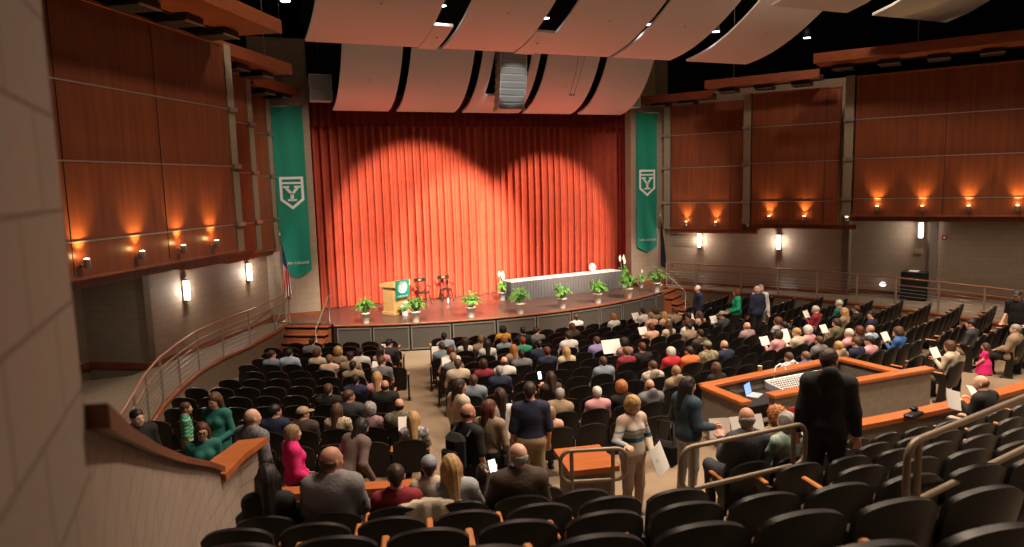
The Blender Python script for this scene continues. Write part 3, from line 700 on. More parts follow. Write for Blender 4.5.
# ---------------------------------------------------------------- lectern, chairs, table
p = empty('lectern', (-4.05, -1.08, HS), radians(30), 'blond wooden lectern with a green seal banner at the left of the stage', 'lectern'); p.scale = (1.12, 1.1, 1.06)
b = MB(); b.rbox((0, 0, .06), (.70, .58, .12), .015); b.build('base', M['lectern'], p)
b = MB(); b.rbox((0, 0, .55), (.62, .50, .90), .012); b.build('body', M['lectern'], p)
b = MB(); b.add([(-.37, -.33, .94), (.37, -.33, .94), (.37, .31, .94), (-.37, .31, .94), (-.37, -.33, 1.16), (.37, -.33, 1.16), (.37, .31, 1.05), (-.37, .31, 1.05)], [(0, 3, 2, 1), (4, 5, 6, 7), (0, 1, 5, 4), (1, 2, 6, 5), (2, 3, 7, 6), (3, 0, 4, 7)]); b.build('top', M['lectern'], p)
b = MB(); b.box((.0, -.338, .865), (.60, .008, .60)); q = b.build('front_banner', M['banner'], p)
b = MB(); b.lathe([(0, .0), (.205, 0), (.205, .004)], (0, 0, 0), 28, cap=False); s_ = b.build('seal', M['white'], q, (0, -.343, .93)); s_.rotation_euler = (pi/2, 0, 0)
b = MB(); b.lathe([(.135, .005), (.155, .006), (.175, .005)], (0, 0, 0), 28, cap=False); b.box((0, .01, .006), (.12, .13, .004)); b.box((0, -.09, .006), (.2, .03, .004)); b.build('seal_ring', plain('pale_green', (.25, .5, .45), .7), s_)
text_mesh('YORK COLLEGE', .062, 'lettering', M['white'], q, (0, -.345, .61), (pi/2, 0, 0))
# flowers at the lectern foot
def leaf_strip(b, base, az, length, height, width, droop, m=0, n=6, twist=0):
    L = []; 
    for i in range(n+1):
        t = i/n; rr_ = length*t; z = height*sin(min(1, t*1.1)*pi*.62)*1.0-droop*t*t*t; wv = width*(sin(pi*min(1, .08+t*.92))**.7)
        c = (base[0]+rr_*cos(az), base[1]+rr_*sin(az), base[2]+z); px, py = -sin(az)*wv/2, cos(az)*wv/2
        L.append([(c[0]-px, c[1]-py, c[2]-.15*wv), (c[0], c[1], c[2]+.12*wv), (c[0]+px, c[1]+py, c[2]-.15*wv)])
    b.grid(L, m, True)
def fern_frond(b, base, az, length, height, droop, m=0):
    n = 15; pr = None
    pts = []
    for i in range(n+1):
        t = i/n; pts.append(Vector((base[0]+length*t*cos(az), base[1]+length*t*sin(az), base[2]+height*sin(t*pi*.62)-droop*t**2.5)))
    for i in range(1, n):
        t = i/n; d = (pts[i+1]-pts[i-1]).normalized(); side = Vector((-sin(az), cos(az), 0)); ll = .115*sin(pi*(.12+.85*t))**.8*(length/.42)
        for sg in (-1, 1):
            tip = pts[i]+side*sg*ll+d*ll*.45+Vector((0, 0, -.25*ll)); mid = pts[i]+side*sg*ll*.5+d*ll*.15; wv = d*.017*(length/.42)
            b.add([pts[i]-wv*.6, mid-wv, tip, mid+wv, pts[i]+wv*.6], [(0, 1, 2, 3, 4)], m)
    b.tube(pts[::3], .004, 4, m, cap=False)
def make_fern(seed):
    r = random.Random(seed); b = MB()
    for k in range(38):
        az = 2*pi*k/38*1.618*3+r.uniform(-.2, .2); q = r.random()
        fern_frond(b, (.03*cos(az), .03*sin(az), .32), az, .18+.17*q, .42-.2*q+r.uniform(0, .10), .02+.17*q)
    return b
fern_me = [make_fern(1).mesh('fronds', M['leaf']), make_fern(2).mesh('fronds', M['leaf'])]
b = MB(); b.lathe([(.10, 0), (.105, .01), (.15, .29), (.16, .29), (.16, .325), (.135, .325), (.12, .28), (0, .28)], (0, 0, 0), 18, cap=False); pot_me = b.mesh('pot', M['pot'])
order = ['first', 'second', 'third', 'fourth', 'fifth', 'sixth', 'seventh', 'eighth']
beside = ['left of the lectern', 'right of the lectern at the stage edge', 'in front of the two chairs', 'below the left end of the skirted table', 'in front of the skirted table, left', 'in front of the skirted table, right', 'near the right end of the skirted table', 'at the right end of the stage']
for k, (x, y, sc_) in enumerate(((-5.37, -2.30, 1.0), (-3.85, -2.95, 1.0), (-1.95, -3.12, .98), (-.25, -3.42, 1.05), (1.5, -3.2, 1.0), (3.12, -2.95, 1.0), (4.66, -2.6, 1.08), (6.4, -1.95, 1.08))):
    p = empty('potted_fern', (x, y, HS), k*1.1, 'green fern in a white pot, ' + beside[k], 'plant', 'ferns along the stage front'); p.scale = (sc_*1.12,)*3
    obj('pot', pot_me, p); obj('fronds', fern_me[k % 2], p)
def lily(x, y, label, tall=1.0, nf=3):
    p = empty('peace_lily', (x, y, HS), 0, label, 'plant', 'flowering pot plants on stage'); r = random.Random(int(x*100)); p.scale = (tall,)*3
    obj('pot', pot_me, p)
    b = MB()
    for k in range(34):
        az = k*2.4; q = r.random(); leaf_strip(b, (0, 0, .28), az, .16+.16*q, .52-.25*q, .10, .05+.2*q)
    b.build('leaves', M['leafd'] if False else M['leaf'], p)
    for k in range(nf):
        az = k*2.2+.4; cx, cy = .10*cos(az), .10*sin(az); z = .86+.1*(k % 2); b = MB()
        b.tube([(0, 0, .3), (cx*.8, cy*.8, z)], .006, 5); b.grid([[(cx+wx*.06*sin(pi*(.1+.9*t)), cy+.02-.02*abs(wx), z+.24*t-.02) for wx in (-1, -.4, .4, 1)] for t in (0, .25, .5, .75, 1)]); b.build('flower', M['petal'], p)
lily(.33, -.42, 'white-flowered lily in a white pot at the left end of the skirted table', .98, 4)
lily(6.0, -.12, 'tall white-flowered lily behind the right end of the skirted table', 1.18, 4)
lily(6.62, -.55, 'leafy green potted plant beside the tall lily on the right', .72, 1)
p = empty('flower_arrangement', (-3.86, -1.62, HS), 0, 'white flower arrangement at the foot of the lectern', 'flowers')
b = MB(); b.lathe([(.10, 0), (.13, .16), (.12, .17), (0, .15)], (0, 0, 0), 12, cap=False); b.build('bowl', M['pot'], p)
b = MB()
for k in range(26): leaf_strip(b, (0, 0, .14), k*2.4, .22+.1*random.random(), .22, .06, .12)
b.build('foliage', M['leaf'], p)
b = MB()
for k in range(22):
    az, q = k*2.4, random.random(); b.ell((.20*cos(az)*q+.05, .18*sin(az)*q, .22+.26*random.random()), (.05, .05, .04), 0, 8, 5)
b.build('blossom', M['petal'], p)
def captain_chair(x, y, rz, label):
    p = empty('captain_chair', (x, y, HS), rz, label, 'chair', 'black captain chairs on stage')
    b = MB(); b.lathe([(0, .43), (.23, .43), (.25, .45), (.24, .475), (0, .465)], (0, 0, 0), 20, cap=False, sy=.92); b.build('seat', M['darkwood'], p)
    for sx, sy in ((-1, -1), (1, -1), (-1, 1), (1, 1)):
        b = MB(); b.tube([(sx*.16, sy*.14, .44), (sx*.20, sy*.18, .25), (sx*.235, sy*.215, 0)], [.017, .023, .014], 8); b.build('leg', M['darkwood'], p)
    b = MB()
    for sx in (-1, 1): b.tube([(sx*.205, -.185, .2), (sx*.205, .185, .2)], .011, 6)
    b.tube([(-.205, 0, .2), (.205, 0, .2)], .011, 6); b.build('stretcher', M['darkwood'], p)
    b = MB()
    for k in range(7): q = -.19+.38*k/6; b.tube([(q*.9, .19-.1*q*q, .46), (q*1.05, .25-.5*q*q, .86)], .0085, 6)
    b.build('spindle', M['darkwood'], p)
    b = MB(); b.grid([[(q, .262-.55*q*q, z) for q in np.linspace(-.24, .24, 9)] for z in (.84, .98)]); b.grid([[(q, .285-.55*q*q, z) for q in np.linspace(-.24, .24, 9)][::-1] for z in (.84, .98)])
    b.grid([[(q, .262+d-.55*q*q, .98) for q in np.linspace(-.24, .24, 9)] for d in (0, .023)]); b.build('crest_rail', M['darkwood'], p)
    b = MB(); b.box((0, .25, .915), (.13, .006, .07)); b.build('crest', M['gold'], p)
    for sx in (-1, 1):
        b = MB(); b.tube([(sx*.215, .16, .70), (sx*.26, .0, .69), (sx*.255, -.17, .68)], .02, 8); b.tube([(sx*.215, -.13, .45), (sx*.255, -.14, .68)], .012, 6); b.build('arm', M['darkwood'], p)
captain_chair(-2.62, .35, 0.15, 'black spindle-backed armchair on stage, next to the lectern')
captain_chair(-1.62, .62, .05, 'black spindle-backed armchair on stage, farther from the lectern')
b = MB(); b.lathe([(0, 0), (.035, 0), (.035, .16), (.012, .2), (.014, .24), (0, .24)], (-1.78, -.1, HS), 10, cap=False); tag(b.build('water_bottle', plain('bottle', (.75, .75, .75), .2)), 'small clear water bottle standing on the stage by the chairs', 'bottle')
b = MB(); b.lathe([(0, 0), (.035, 0), (.035, .16), (.012, .2), (.014, .24), (0, .24)], (-3.1, -.35, HS), 10, cap=False); tag(b.build('water_bottle', plain('bottle2', (.75, .75, .75), .2)), 'small clear water bottle on the stage between lectern and chair', 'bottle')
# skirted table
TX0, TY0, TX1, TY1 = .50, -.95, 5.82, -.30
d = Vector((TX1-TX0, TY1-TY0)); TL = d.length; ta = atan2(d.y, d.x)
p = empty('skirted_table', (TX0, TY0, HS), ta, 'long table with a grey pleated skirt and white top on the right of the stage', 'table')
b = MB(); b.rbox((TL/2, .36, .745), (TL, .74, .03), .008); b.build('tabletop', M['cloth'], p)
per = [(x, -.02) for x in np.linspace(0, TL, 330)]+[(TL+.02, y) for y in np.linspace(0, .74, 46)]
per = [(-.02, y) for y in np.linspace(.74, 0, 46)]+per
P = []
for z, am in ((.735, .008), (.4, .018), (.01, .026)):
    P.append([(x+(am*sin(k*.95) if k < 46 or k > 376 else 0), y+(am*1.4*sin(k*.75+.9*sin(k*.11)) if 46 <= k <= 376 else 0), z) for k, (x, y) in enumerate(per)])
b = MB(); b.grid(P[::-1]); b.build('table_skirt', M['skirt'], p)
for k in range(6):
    for q in range(2):
        b = MB(); b.box((.35+k*.9, .18+.36*q, .55-.2), (.045, .045, .70)); 
        if k in (0, 2, 5): b.build('leg', M['steel'], p)
for k in range(11):
    x = .28+k*.455+(.18 if k > 8 else 0); b = MB(); b.rbox((0, 0, .012), (.30, .22, .024), .004); q = b.build('certificate_folder', M['paper'], None)
    cx, cy = x, .30+.06*sin(k*2.); wx, wy = TX0+cx*cos(ta)-cy*sin(ta), TY0+cx*sin(ta)+cy*cos(ta)
    q.location = (wx, wy, HS+.762); q.rotation_euler = (0, 0, ta+.1*sin(k*3)); tag(q, 'white certificate folder on the skirted table, %s from its left end' % words[k], 'folder', 'folders on the stage table')
x, y = TX0+4.15*cos(ta)-.4*sin(ta), TY0+4.15*sin(ta)+.4*cos(ta)
p = empty('round_plaque', (x, y, HS+.762), ta, 'round white plaque standing on the skirted table', 'plaque')
b = MB(); b.lathe([(0, -.012), (.165, -.012), (.175, 0), (.165, .012), (0, .012)], (0, 0, 0), 28, cap=False); q = b.build('disc', M['white'], p, (0, 0, .19)); q.rotation_euler = (pi/2-.15, 0, 0)
b = MB(); b.box((0, .03, .02), (.16, .1, .03)); b.build('stand', M['darkwood'], p)
b = MB(); b.box((0, 0, .015), (.035, .002, .05)); b = MB(); b.ell((0, -.018, .19), (.05, .004, .05), 0, 10, 6); b.build('emblem', M['steel'], p)

# ---------------------------------------------------------------- black cabinet, alarm, column on the right wall
x, y, _ = wl(1, 9.55, .35); _d = Vector(wl(1, 9, 0))-Vector(wl(1, 9, -1)); RW = atan2(_d.y, _d.x)+pi/2
p = empty('black_cabinet', (x, y, .915), RW, 'low black equipment cabinet behind the right railing', 'cabinet')
b = MB(); b.rbox((0, 0, .54), (.84, .62, .98), .03); b.build('body', M['plastic'], p)
b = MB(); b.box((0, -.315, .50), (.74, .02, .86)); b.build('front_cloth', M['black'], p)
for sx in (-.33, .33):
    for sy in (-.22, .22): b = MB(); b.lathe([(.04, 0), (.04, .05)], (sx, sy, -.0), 8); b.build('caster', M['blackmetal'], p)
b = MB(); b.box((x-.05, y+.0, 1.957), (.45, .3, .02), 0, Matrix.Rotation(.5, 3, 'Z')); tag(b.build('paper_stack', M['paper']), 'white papers lying on top of the black cabinet', 'papers')
x, y, _ = wl(1, 10.36, -.55); b = MB(); b.rbox((0, 0, 0), (.16, .1, .18), .015); q = b.build('alarm_strobe', M['red'], None, (x, y, 3.1), RW); tag(q, 'small red fire alarm on the right wall', 'alarm')
b = MB(); b.ell((0, -.06, 0), (.04, .03, .05), 0, 8, 6); b.build('strobe_lens', M['white'], q)
x, y, _ = wl(1, 10.05, -.5); b = MB(); b.box((x, y, 2.4), (.26, .26, 3.1), 0, Matrix.Rotation(RW, 3, 'Z')); struct(b.build('trim_column', plain('grey_column', (.2, .165, .13), .7)))
x, y, _ = wl(1, 8.45, -.5); b = MB(); b.ell((0, 0, 0), (.11, .06, .09), 0, 12, 8); tag(b.build('bulkhead_lamp', emit('bulkhead', (1, .95, .85), 2.5), None, (x, y, 1.3), RW), 'small glowing white lamp low on the right wall', 'lamp')
x, y, _ = wl(1, 9.6, -.57); b = MB(); b.rbox((0, 0, 0), (.3, .05, .2), .01); tag(b.build('wall_plate', M['pil'], None, (x, y, 2.6), RW), 'small beige cover plate on the right wall under the sconce', 'wall plate')
for k in range(5):
    x, y, _ = wl(1, .95, .03); b = MB(); b.box((0, 0, 0), (1.25, .03, .025)); q = b.build('vent_slat', M['pil'], None, (x, y, 3.05-.11*k), atan2(wl(1, 1, 0)[1]-wl(1, 0, 0)[1], wl(1, 1, 0)[0]-wl(1, 0, 0)[0]))
    struct(q); q.name = 'trim_wall_slat'

# ---------------------------------------------------------------- sound booth in the middle of the hall
p = empty('sound_booth', (0, -16.0, .9), 0, 'sound booth enclosure with grey walls and orange wooden caps', 'booth')
def bwall(x0, y0, x1, y1, z1=.80, th=.12, cap=.22, dz=0, nm='wall_panel'):
    d = Vector((x1-x0, y1-y0)); L = d.length; a = atan2(d.y, d.x); R = Matrix.Rotation(a, 3, 'Z'); c = ((x0+x1)/2, (y0+y1)/2)
    b = MB(); b.box((c[0], c[1], z1/2), (L, th, z1), 0, R); q = b.build('booth_wall', M['boothwall'], p)
    b = MB(); b.rbox((c[0], c[1], z1+.035+dz), (L+.08, cap, .07), .012, 0, R); b.build('wood_cap', M['capwood'], q)
bwall(-2.04, .42, 1.56, .70); bwall(-2.04, .36, -2.06, -.66, dz=.004); bwall(1.56, .62, 1.64, -.55, dz=.006); bwall(-1.40, -.56, 2.36, -.66, dz=.002)
b = MB(); b.rbox((.0, .12, .58), (3.4, .85, .04), .01); b.build('counter', M['black'], p)
c = empty('mixing_console', (.10, -15.88, 1.50), .04, 'grey mixing console on the sound booth counter', 'mixer'); c.scale = (.86, .80, 1)
b = MB(); b.add([(-.85, -.4, .0), (.85, -.4, 0), (.85, .4, 0), (-.85, .4, 0), (-.85, -.4, .06), (.85, -.4, .06), (.85, .4, .13), (-.85, .4, .13)], [(0, 3, 2, 1), (4, 5, 6, 7), (0, 1, 5, 4), (1, 2, 6, 5), (2, 3, 7, 6), (3, 0, 4, 7)]); b.build('chassis', M['console'], c)
b = MB()
for i in range(24):
    for j in range(7): yy = -.33+.1*j; b.box((-.78+.068*i, yy, .066+.0875*(yy+.4)), (.02, .03 if j else .05, .014))
b.build('button', M['blackmetal'], c)['kind'] = 'stuff'
b = MB(); b.box((0, .38, .14), (1.72, .06, .03)); b.build('meter_bridge', M['white'], c)
c = empty('gooseneck_lamp', (-.35, -15.52, 1.50), 0, 'small white gooseneck lamp at the sound console', 'lamp')
b = MB(); b.tube([(0, 0, .0), (0, 0, .25), (.04, 0, .36), (.14, 0, .40), (.24, 0, .36), (.28, 0, .27)], .014, 7); b.build('neck', M['white'], c)
b = MB(); b.lathe([(.03, 0), (.03, .02)], (0, 0, 0), 10); b.build('foot', M['steel'], c)
c = empty('laptop', (-1.12, -15.85, 1.50), .5, 'open laptop with a blue screen in the sound booth', 'laptop'); c.scale = (.9, .9, .9)
b = MB(); b.rbox((0, 0, .01), (.34, .24, .02), .006); b.build('keyboard_base', M['console'], c)
b = MB(); b.box((0, .15, .125), (.34, .015, .23), 0, Matrix.Rotation(-.25, 3, 'X')); q = b.build('lid', M['plastic'], c)
b = MB(); b.box((0, .140, .125), (.31, .004, .2), 0, Matrix.Rotation(-.25, 3, 'X')); b.build('screen', M['screenb'], q)
for k, (x, y, a, lab) in enumerate(((-1.75, -16.05, .4, 'white paper lying on the left end of the sound booth counter'), (-1.5, -15.7, -.3, 'second white paper behind the laptop in the sound booth'))):
    b = MB(); b.box((0, 0, 0), (.3, .21, .004)); tag(b.build('paper_sheet', M['paper'], None, (x, y, 1.505), a), lab, 'paper')
b = MB(); b.rbox((-1.05, -16.705, 1.42), (.24, .02, .2), .01); tag(b.build('sign_plate', M['red']), 'small red sign on the outside of the sound booth back wall', 'sign')
b = MB(); b.rbox((-1.58, -15.75, 1.55), (.22, .3, .10), .02); tag(b.build('radio_case', M['blackmetal']), 'dark equipment case on the sound booth counter', 'case')
b = MB(); b.lathe([(.04, 0), (.045, .13), (.046, .13)], (-.55, -15.36, 1.80-.06), 10); tag(b.build('paper_cup', plain('cup', (.5, .62, .55), .5)), 'pale cup standing on the front cap of the sound booth', 'cup')
b = MB(); b.rbox((0, 0, .03), (.34, .16, .06), .02); b.rbox((.1, .05, .09), (.1, .1, .06), .02); tag(b.build('equipment_bag', M['plastic'], None, pol(28.53, -1.0, 1.81), .2), 'small black object lying on the parapet cap at the right', 'bag')

# ---------------------------------------------------------------- auditorium seats
PITCH = .55
def shell_pts(y_off, inset, bulge):
    n = 15; rows = []
    for i in range(12):
        v = i/11; row = []
        for j in range(n):
            u = -1+2*j/(n-1); hw = (.248-inset)*(1-.06*(1-v)**2); zt = .86-inset-.135*(1-sqrt(max(0, 1-.93*u*u))); z0 = .30+inset
            z = z0+(zt-z0)*v; row.append((u*hw, .0+.13*(.86-z)/.56+.035*u*u-bulge*(1-u*u)*v*(1-v)+y_off, z))
        rows.append(row)
    return rows
def seat_parts():
    fr, bk = shell_pts(.0, 0, 0), shell_pts(-.045, 0, .10)
    b = MB(); b.grid([r[::-1] for r in fr]); b.grid(bk)
    edge = lambda R_: [R_[i][0] for i in range(12)]+R_[-1][1:-1]+[R_[i][-1] for i in range(11, -1, -1)]
    ef, eb = edge(fr), edge(bk); b.grid([ef, eb]); b.grid([fr[0], bk[0]]); back = b.mesh('seat_back', M['plastic'])
    c0, c1 = shell_pts(.0, .03, 0), shell_pts(.045, .045, 0); b = MB(); b.grid([r[::-1] for r in c1]); b.grid([edge(c1), edge(c0)]); cush = b.mesh('back_cushion', M['fabric'])
    b = MB(); b.rbox((0, .02, .21), (.455, .09, .43), .03); b.rbox((0, -.035, .2), (.43, .03, .40), .01, 1); up = b.mesh('seat_folded', [M['fabric'], M['blackmetal']])
    b = MB(); b.rbox((0, .0, .0), (.455, .44, .09), .03); b.rbox((0, 0, -.055), (.43, .40, .03), .01, 1); dn = b.mesh('seat_down', [M['fabric'], M['blackmetal']])
    b = MB(); b.rbox((0, 0, 0), (.05, .25, .028), .011); arm = b.mesh('armrest', M['armwood'])
    b = MB(); b.add([(-.018, .10, 0), (.018, .10, 0), (.018, .26, 0), (-.018, .26, 0), (-.018, .08, .40), (.018, .08, .40), (.018, .22, .40), (-.018, .22, .40), (-.018, .10, .60), (.018, .10, .60), (.018, .38, .60), (-.018, .38, .60)],
        [(0, 3, 2, 1), (8, 9, 10, 11)]+[(q, q+1, q+5, q+4) for q in (0, 1, 2, 4, 5, 6)]+[(3, 0, 4, 7), (7, 4, 8, 11)]); b.rbox((0, .2, .012), (.09, .26, .024), .008); st = b.mesh('arm_support', M['blackmetal'])
    return back, cush, up, dn, arm, st
SP = seat_parts(); ARMX = -PITCH/2
UPM = Matrix.Translation((0, .155, .40)) @ Matrix.Rotation(radians(-8), 4, 'X')
DNM = Matrix.Translation((0, .33, .435)) @ Matrix.Rotation(radians(3), 4, 'X')
def place_seat(x, y, z, rz, down, last, label, group, first=False):
    p = empty('auditorium_seat', (x, y, z), rz, label, 'seat', group)
    obj('seat_back', SP[0], p); obj('back_cushion', SP[1], p)
    q = obj('seat', SP[3] if down else SP[2], p); q.matrix_local = DNM if down else (Matrix.Translation((0, .155, .255)) @ Matrix.Rotation(radians(8), 4, 'X'))
    for sx in ((-1, 1) if last else (-1,)):
        obj('armrest', SP[4], p, (sx*-ARMX, .29, .615)); obj('arm_support', SP[5], p, (sx*-ARMX, 0, 0))
    return p
# rows of the front bowl: radius 16.4 + .86 k; every block row starts at its aisle
PHASE = {'1C': 0.053, '10C': -0.056, '3L': 0.028, '6C': -0.162, '8C': 0.11, '4C': -0.2, '2C': -0.2, '4L': -0.129, '0C': -0.163, '7C': -0.2, '5C': -0.197, '8R': -0.185, '2L': 0.112, '9L': -0.063, '3C': -0.2, '11C': 0.109, '12C': 0.2, '8L': -0.185, '5L': 0.177, '7R': -0.045, '6L': -0.196, '9C': -0.2, '6R': 0.004, '12R': -0.2, '11L': 0.2, '7L': -0.168, '10L': -0.182, '11R': -0.2, '12L': 0.2}
RK = [16.4+.86*k for k in range(13)]
LIM = [(hypot(x, y-10), degrees(atan2(x, 10-y))) for x, y in ((-7.9, -3.9), (-8.6, -4.6), (-9.18, -5.7), (-9.55, -7.4), (-10.2, -9.3), (-10.7, -11.2), (-10.98, -12.65), (-11.2, -15.))]
def block_rows():
    S = {}
    for k, r in enumerate(RK):
        hw = degrees(.46/r); Lc = -16.5+.14*(r-17); Rc = 16.5-(r-17)*.39; p = degrees(PITCH/r)
        lim = float(np.interp(r, [q[0] for q in LIM], [q[1] for q in LIM]))-degrees(.27/r); f = lambda b: degrees(PHASE.get('%d%s' % (k, b), 0)/r)
        n = int((Lc-hw-lim)/p); S[k, 'L'] = [Lc-hw-p*(i+.5)+f('L') for i in range(n)]
        w_ = Rc-hw-(Lc+hw); n = int(w_/p); S[k, 'C'] = [Lc+hw+(w_-n*p)/2+p*(i+.5)+f('C') for i in range(n)]
        n = int((-lim-Rc-hw)/p); S[k, 'R'] = [Rc+hw+p*(i+.5)+f('R') for i in range(n)]
        if k >= 11: S[k, 'C'] = [a for a in S[k, 'C'] if not (-2.75 < r*sin(radians(a)) < 3.0)]
        if k >= 11: S[k, 'C'] = [a for a in S[k, 'C'] if a < (11.2 if k == 11 else 8.4)]
    return S
ROWS = block_rows()
REAR = {}
for j in range(7):
    r = rr(j); p = degrees(PITCH/r); a0 = -19.0+(.55 if j % 2 else 0) if j < 3 else degrees(math.asin(-10.0/r)); REAR[j] = [a0+p*i for i in range(int((12-a0)/p))]
    sh = {1: lambda a: a-.38 if a < -10.5 else a, 2: lambda a: a-.29, 0: lambda a: a+.2}.get(j, lambda a: a); REAR[j] = [sh(a) for a in REAR[j] if r*sin(radians(sh(a))) > -10.02]
    gaps = {0: (-13.2, -7.7), 1: (-12.6, -9.9), 2: (-12.7, -10.0), 3: (-11.55, -10.3)}
    if j in gaps: REAR[j] = [a for a in REAR[j] if not gaps[j][0] < a < gaps[j][1]]
OCC = set()      # seats people sit in, filled below
def nth(k): return words[k] if k < len(words) else 'number %d' % (k+1)
cinv = cam.matrix_world.inverted()
def project(P):
    v = cinv @ Vector(P); return (512-708.92*v.x/v.z, 273.5+708.92*v.y/v.z, -v.z) if v.z < -.2 else None
def build_seats():
    ALL = []
    bn = {'L': 'left', 'C': 'centre', 'R': 'right'}
    for (k, b), A in ROWS.items():
        for i, a in enumerate(A):
            occ = (k, b, i) in OCC; row = nth(k)+' row from the stage'
            if b == 'L': where = 'left block, %s, %s seat from the aisle' % (row, nth(i))
            elif b == 'R': where = 'right block, %s, %s seat from the aisle' % (row, nth(i))
            else: where = 'centre block, %s, %s seat from left' % (row, nth(i))
            e_ = (i == len(A)-1) if b != 'L' else (i == 0)
            ALL.append((RK[k], a, fl(RK[k]-.12), occ, e_, ('occupied' if occ else 'empty')+' black seat, '+where))
    for j, A in REAR.items():
        for i, a in enumerate(A):
            occ = ('rear', j, i) in OCC
            e_ = i == len(A)-1 or A[i+1]-a > 1.3*degrees(PITCH/rr(j))
            ALL.append((rr(j), a, rf(j), occ, e_, ('occupied' if occ else 'empty')+' black seat, rear block, %s row behind the parapet, %s from left' % (nth(j), nth(i))))
    vis = []
    for s in ALL:
        q = project(pol(s[0], s[1], s[2]+.8))
        if q and -30 < q[0] < 1054 and -20 < q[1] < 585: vis.append((q[2], s))
    vis.sort(key=lambda t: t[0]); far = []
    for n, (dz, (r, a, z, occ, last, lab)) in enumerate(vis):
        x, y, z = pol(r, a, z)
        if n < 298: place_seat(x, y, z, radians(a), occ, last, lab, 'black auditorium seats')
        else: far.append((x, y, z, radians(a), occ, last))
    # the remaining far seats as one object
    V = []; F = []; MI = []; mats = [M['plastic'], M['fabric'], M['blackmetal'], M['armwood']]; b0 = 0
    def addm(me, mw, mp):
        nonlocal b0
        vv = np.empty(len(me.vertices)*3); me.vertices.foreach_get('co', vv); vv = vv.reshape(-1, 3); A_ = np.array(mw)
        V.append(vv @ A_[:3, :3].T+A_[:3, 3])
        for pl in me.polygons: F.append([b0+i for i in pl.vertices]); MI.append(mp[pl.material_index])
        b0 += len(vv)
    for x, y, z, a, occ, last in far:
        W = Matrix.Translation((x, y, z)) @ Matrix.Rotation(a, 4, 'Z')
        addm(SP[0], W, [0]); addm(SP[1], W, [1]); addm(SP[3] if occ else SP[2], W @ (DNM if occ else Matrix.Translation((0, .155, .255)) @ Matrix.Rotation(radians(8), 4, 'X')), [1, 2])
        for sx in ((-1, 1) if last else (-1,)): addm(SP[4], W @ Matrix.Translation((sx*-ARMX, .29, .615)), [3]); addm(SP[5], W @ Matrix.Translation((sx*-ARMX, 0, 0)), [2])
    if far:
        me = bpy.data.meshes.new('auditorium_seating'); me.from_pydata(np.concatenate(V).tolist(), [], F)
        for m in mats: me.materials.append(m)
        me.polygons.foreach_set('material_index', MI); me.polygons.foreach_set('use_smooth', [True]*len(F)); me.update()
        tag(obj('auditorium_seating', me), 'black auditorium seats of the farthest rows toward the stage', 'seats', kind='stuff')

# ---------------------------------------------------------------- figures: smooth distance-field bodies
def surf_nets(D, lo, h):
    S = D < 0; n = np.array(D.shape)-1
    c = sum(S[i:i+n[0], j:j+n[1], k:k+n[2]].astype(np.int8) for i in (0, 1) for j in (0, 1) for k in (0, 1))
    act = (c > 0) & (c < 8); I = np.argwhere(act); idx = -np.ones(act.shape, np.int64); idx[act] = np.arange(len(I))
    P = np.zeros((len(I), 3)); W = np.zeros(len(I)); corners = [(i, j, k) for i in (0, 1) for j in (0, 1) for k in (0, 1)]
    val = {q: D[I[:, 0]+q[0], I[:, 1]+q[1], I[:, 2]+q[2]] for q in corners}
    for q in corners:
        for ax in range(3):
            if q[ax] == 0:
                p = list(q); p[ax] = 1; p = tuple(p); a, b = val[q], val[p]; m = (a < 0) != (b < 0); t = np.where(m, a/np.where(m, a-b, 1), 0)
                for d in range(3): P[:, d] += np.where(m, q[d]+(t if d == ax else 0), 0)
                W += m
    P = P/np.maximum(W, 1)[:, None]; V = (I+P)*h+lo; F = []
    for ax in range(3):
        u, v = (ax+1) % 3, (ax+2) % 3; sl0 = [slice(1, -1)]*3; sl0[ax] = slice(0, -1)
        a = S[tuple(sl0)]; sl1 = list(sl0); sl1[ax] = slice(1, None); b = S[tuple(sl1)]
        for m, fl_ in ((a & ~b, False), (~a & b, True)):
            E = np.argwhere(m)
            if len(E) == 0: continue
            E = E+np.array([1 if d != ax else 0 for d in range(3)]); q = []
            for du, dv in ((-1, -1), (0, -1), (0, 0), (-1, 0)):
                e = E.copy(); e[:, u] += du; e[:, v] += dv; q.append(idx[e[:, 0], e[:, 1], e[:, 2]])
            q = np.stack(q, 1); F.append(q[:, ::-1] if fl_ else q)
    return V, np.concatenate(F) if F else np.zeros((0, 4), int)
